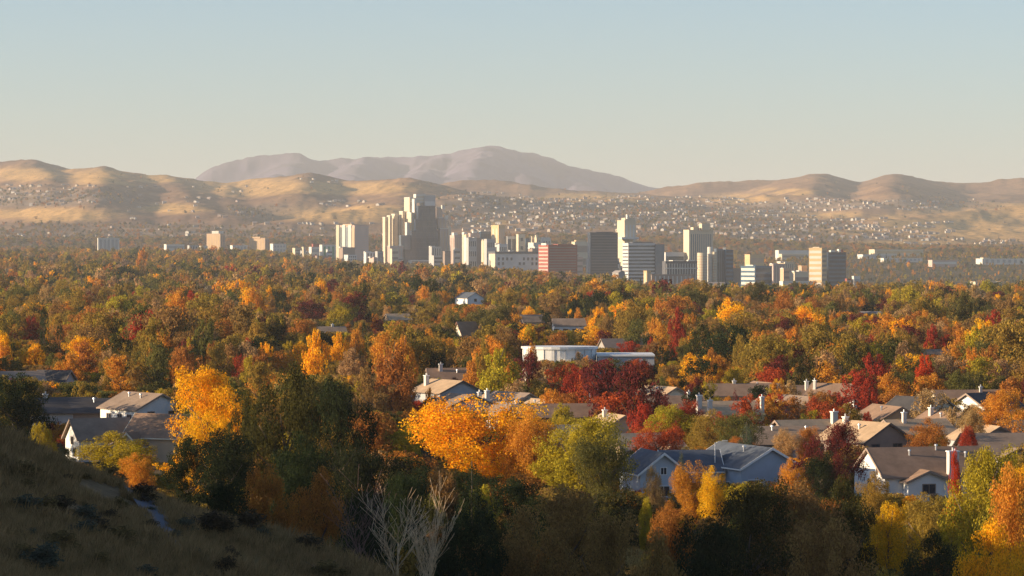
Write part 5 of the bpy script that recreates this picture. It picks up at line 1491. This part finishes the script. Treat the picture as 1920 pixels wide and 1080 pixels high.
nl = number_labels(VH, lambda t: t['phrase'], lambda t: t['px'])
for s in VH:
    me, _ = SH[s['mi']]
    o = obj('valley_house', me, None, (s['x'], s['d'], s['g'])); o.scale = (.8, .8, .8)
    o.rotation_euler = (0, 0, math.radians(float(g12.choice([18, -24, 35, -55, 8]))))
    tag(o, nl[id(s)], 'house', 'house roofs glinting between the valley trees')

# ------------------------------------------------------------------ near ground: path, fence, lamp, grass, sage, leafless saplings
pm = mat('path_asphalt', (.105, .11, .135), .9, .15, 1.2)
P0 = []
for k in range(13):
    t = k / 12
    d = 131 - 15 * t; px = 238 + 95 * t
    for s in (-1, 1):
        x = X(px, d) + s * .1; dd = d + s * 1.9
        P0.append((x, dd, float(ground_z(x, dd)) + .14))
P0 = np.array(P0).reshape(13, 2, 3)[:, :, :]
tag(obj('path', grid_mesh('path', P0, pm)), 'short grey asphalt path crossing the grass hillside', None, None, 'structure')

def fence():
    d = 330.0
    e = empty('board_fence', (X(1205, d), d, float(ground_z(X(1205, d), d)))); tag(e, 'dark board fence below the pale blue house', 'fence')
    FM = mat('fence_wood', (.16, .12, .09), .9, .2, 2.0)
    L = 150 / F * d
    for k in range(48):
        x0 = -L * .55 + k * L * 1.3 / 48
        box('board', x0, x0 + L * 1.3 / 48 - .02, -.02, .02, 0, 1.75 + .05 * math.sin(k * 1.7), FM, e)
    for z in (.4, 1.4): box('rail', -L * .55, L * .75, .021, .08, z, z + .09, FM, e)
    for k in range(7): box('post', -L * .55 + k * L * 1.3 / 6.2, -L * .55 + k * L * 1.3 / 6.2 + .1, .081, .18, 0, 1.85, FM, e)
fence()

def lamp(px, top, d, label):
    x = X(px, d); g = float(ground_z(x, d))
    e = empty('street_lamp', (x, d, g)); tag(e, label, 'street lamp', 'street lamps of the near streets')
    H = Z(top, d) - g
    LM = mat('lamp_pole', (.55, .53, .5), .5, .1, 2, .3)
    v, f = tube([(0, 0, 0), (0, 0, H * .6), (0, 0, H)], [.10, .08, .06], 8); obj('pole', mesh('pole', v, f, LM, True), e)
    v, f = tube([(0, 0, H - .1), (.5, 0, H + .15), (1.2, 0, H + .2)], [.05, .04, .04], 6); obj('arm', mesh('arm', v, f, LM, True), e)
    box('lamp_head', .9, 1.6, -.15, .15, H + .14, H + .3, LM, e)
lamp(1341, 830, 395, 'slim pale street lamp rising before the blue roof')
lamp(1106, 732, 560, 'small pale street lamp by the ranch house')
CLEARED = True

# sage and grass on the hillside
tuft_V = []; tuft_F = []
gt = random.Random(2)
for k in range(16):
    a = gt.uniform(0, 6.28); r = gt.uniform(0, .10); ln = gt.uniform(.3, .62); w = .014
    x, y = r * math.cos(a), r * math.sin(a); bx, by = math.cos(a) * ln * .5, math.sin(a) * ln * .5
    px_, py_ = -math.sin(a) * w, math.cos(a) * w
    o = len(tuft_V)
    tuft_V += [(x - px_, y - py_, -.03), (x + px_, y + py_, -.03), (x + bx * .45 + px_ * .7, y + by * .45 + py_ * .7, ln * .6), (x + bx * .45 - px_ * .7, y + by * .45 - py_ * .7, ln * .6), (x + bx, y + by, ln)]
    tuft_F += [(o, o + 1, o + 2, o + 3), (o + 3, o + 2, o + 4)]
tm = mesh('tuft', tuft_V, tuft_F, LEAF_I)
for nm in ('clump', 'leaf'):
    a = tm.attributes.new(nm, 'FLOAT', 'FACE'); a.data.foreach_set('value', np.random.default_rng(4).random(len(tuft_F)).astype(np.float32))
first = obj('dry_grass_tuft', tm, None)
fx, fd = X(470, 118), 118.0
first.location = (fx, fd, float(ground_z(fx, fd))); first.scale = (1.3, 1.3, 1.3)
first['tint'] = (.3, .24, .13); first['tint2'] = (.24, .19, .10)
tag(first, 'dry grass tuft standing low on the hillside crest', 'grass tuft')
gp = []
g13 = np.random.default_rng(8)
def on_slope(px, d):
    x = X(px, d); return x, d, float(ground_z(x, d))
GN_ = 34000
pxs = g13.uniform(-120, 800, GN_); ds = g13.uniform(84, 140, GN_)
xx = X(pxs, ds); zz = ground_z(xx, ds); dens = fbm(xx, ds, 4.0, 3, k0=3)
for k in range(GN_):
    if dens[k] < -.85 or hillside(xx[k], ds[k]) < 5: continue
    if 232 < pxs[k] < 340 and abs(ds[k] - (131 - 15 * (pxs[k] - 238) / 95)) < 2.3: continue
    s = g13.uniform(.55, 1.25) * (.8 + .5 * max(0, dens[k]))
    c = g13.uniform(.75, 1.2); q = g13.random()
    t1 = (.42 * c, .27 * c, .12 * c) if q < .7 else (.26 * c, .18 * c, .08 * c)
    gp.append((xx[k], ds[k], zz[k], s, s * g13.uniform(.7, 1.1), 0, t1, tuple(v * .75 for v in t1)))
# dry grass patch in the sun below the fence
for k in range(900):
    px, d = g13.uniform(1172, 1236), g13.uniform(300, 318)
    x = X(px, d); gp.append((x, d, float(ground_z(x, d)), 2.0, 2.0 * g13.uniform(.7, 1.2), 0, (.62, .45, .17), (.5, .36, .14)))
scatter('hillside_grass', gp, [first], LEAF_I, 'dry bunch grass covering the shaded hillside')

SAGE = []
for k in range(120):
    px = g13.uniform(-20, 660); d = g13.uniform(90, 131)
    x, d, z = on_slope(px, d)
    if PY(z, d) > 1090: continue
    SAGE.append(dict(px=px, py=PY(z, d), x=x, d=d, z=z, w=.4 + 2.1 * g13.random() ** 2, c=str(g13.choice(['grey green', 'dark', 'olive brown']))))
for s in SAGE:
    row = 'on the crest' if s['py'] < 800 + s['px'] * .42 + 40 else ('at the picture foot' if s['py'] > 1010 else 'midway down the slope')
    s['phrase'] = f"{'large' if s['w'] > 1.3 else 'small'} {s['c']} sage bush {row}"
nl = number_labels(SAGE, lambda t: t['phrase'], lambda t: t['px'])
SCOL = {'grey green': ((.12, .125, .09), (.09, .10, .07)), 'dark': ((.10, .075, .045), (.075, .06, .038)), 'olive brown': ((.20, .14, .055), (.15, .11, .045))}
for k, s in enumerate(SAGE):
    e = empty('sage_bush', (s['x'], s['d'], s['z'])); tag(e, nl[id(s)], 'shrub', 'sage bushes on the hillside')
    c = obj('foliage', CROWN['shrub', 'near'][k % 3], e); c['tint'], c['tint2'] = SCOL[s['c']]; c.scale = (s['w'], s['w'], s['w'] * g13.uniform(.35, .6))
    t = obj('stem', TRUNK['shrub'][0], e); t.scale = (s['w'], s['w'], s['w'] * .6)

# leafless saplings: forking branches grown as one body each, twigs joined as a part
def bare_tree(px, top, d, lean, label, m, seed, spread=.78, nfork=6):
    g = random.Random(seed)
    x, d, z = on_slope(px, d)
    H = Z(top, d) - z
    e = empty('leafless_sapling', (x, d, z)); tag(e, label, 'tree', 'leafless saplings below the hillside')
    main = []; twigs = []
    def grow(p, dirv, L, r, lev):
        pts = [p]; rad = [r]; n = 5
        v = Vector(dirv)
        for i in range(n):
            v = (v + Vector((g.uniform(-.10, .10), g.uniform(-.10, .10), .05))).normalized()
            pts.append(pts[-1] + v * L / n); rad.append(max(.009, r * (1 - .55 * (i + 1) / n)))
        (main if lev < 2 else twigs).append(tube(pts, rad, 6 if lev < 2 else 4))
        if lev >= 3: return
        k = nfork if lev < 2 else 5
        for i in range(k):
            j = min(n, 1 + int((i + .6) * n / k))
            a = g.uniform(0, 6.28); sp = g.uniform(spread * .6, spread * 1.5)
            nv = (v + Vector((math.cos(a) * sp, math.sin(a) * sp, g.uniform(0, .25)))).normalized()
            grow(pts[j], nv, L * g.uniform(.5, .8), rad[j] * .8, lev + 1)
    grow(Vector((0, 0, -.3)), Vector((lean, 0, 1)).normalized(), H * .5, .066 * H / 6, 0)
    V, Fc = join_tubes(main); obj('trunk', mesh('trunk', V, Fc, m, True), e)
    V, Fc = join_tubes(twigs); obj('twigs', mesh('twigs', V, Fc, m, True), e)
bare_tree(690, 896, 138, -.16, 'reddish leafless sapling, leftmost at the bottom', BARK_RED, 1)
bare_tree(748, 892, 132, -.10, 'tall pale leafless sapling in the last sun', BARK_PALE, 2)
bare_tree(808, 930, 130, .12, 'pale fan shaped leafless sapling right of the tall one', BARK_PALE, 4, .36)
bare_tree(792, 985, 126, .05, 'short pale leafless sapling beneath the fan shaped one', BARK_PALE, 6, .4)

# ------------------------------------------------------------------ air between the viewer and the mountain
hv = mesh('haze', boxv(-26000, 26000, -1500, 48000, -60, 860), BOXF)
hzm = bpy.data.materials.new('valley_haze'); hzm.use_nodes = True
t = hzm.node_tree; t.nodes.clear()
out = t.nodes.new('ShaderNodeOutputMaterial'); pv = t.nodes.new('ShaderNodeVolumePrincipled')
pv.inputs['Color'].default_value = (.88, .88, .875, 1); pv.inputs['Density'].default_value = 4.0e-5; pv.inputs['Anisotropy'].default_value = 0.0
t.links.new(pv.outputs[0], out.inputs['Volume'])
hv.materials.append(hzm)
ho = obj('haze', hv); tag(ho, 'thin warm haze filling the valley air', None, None, 'stuff')
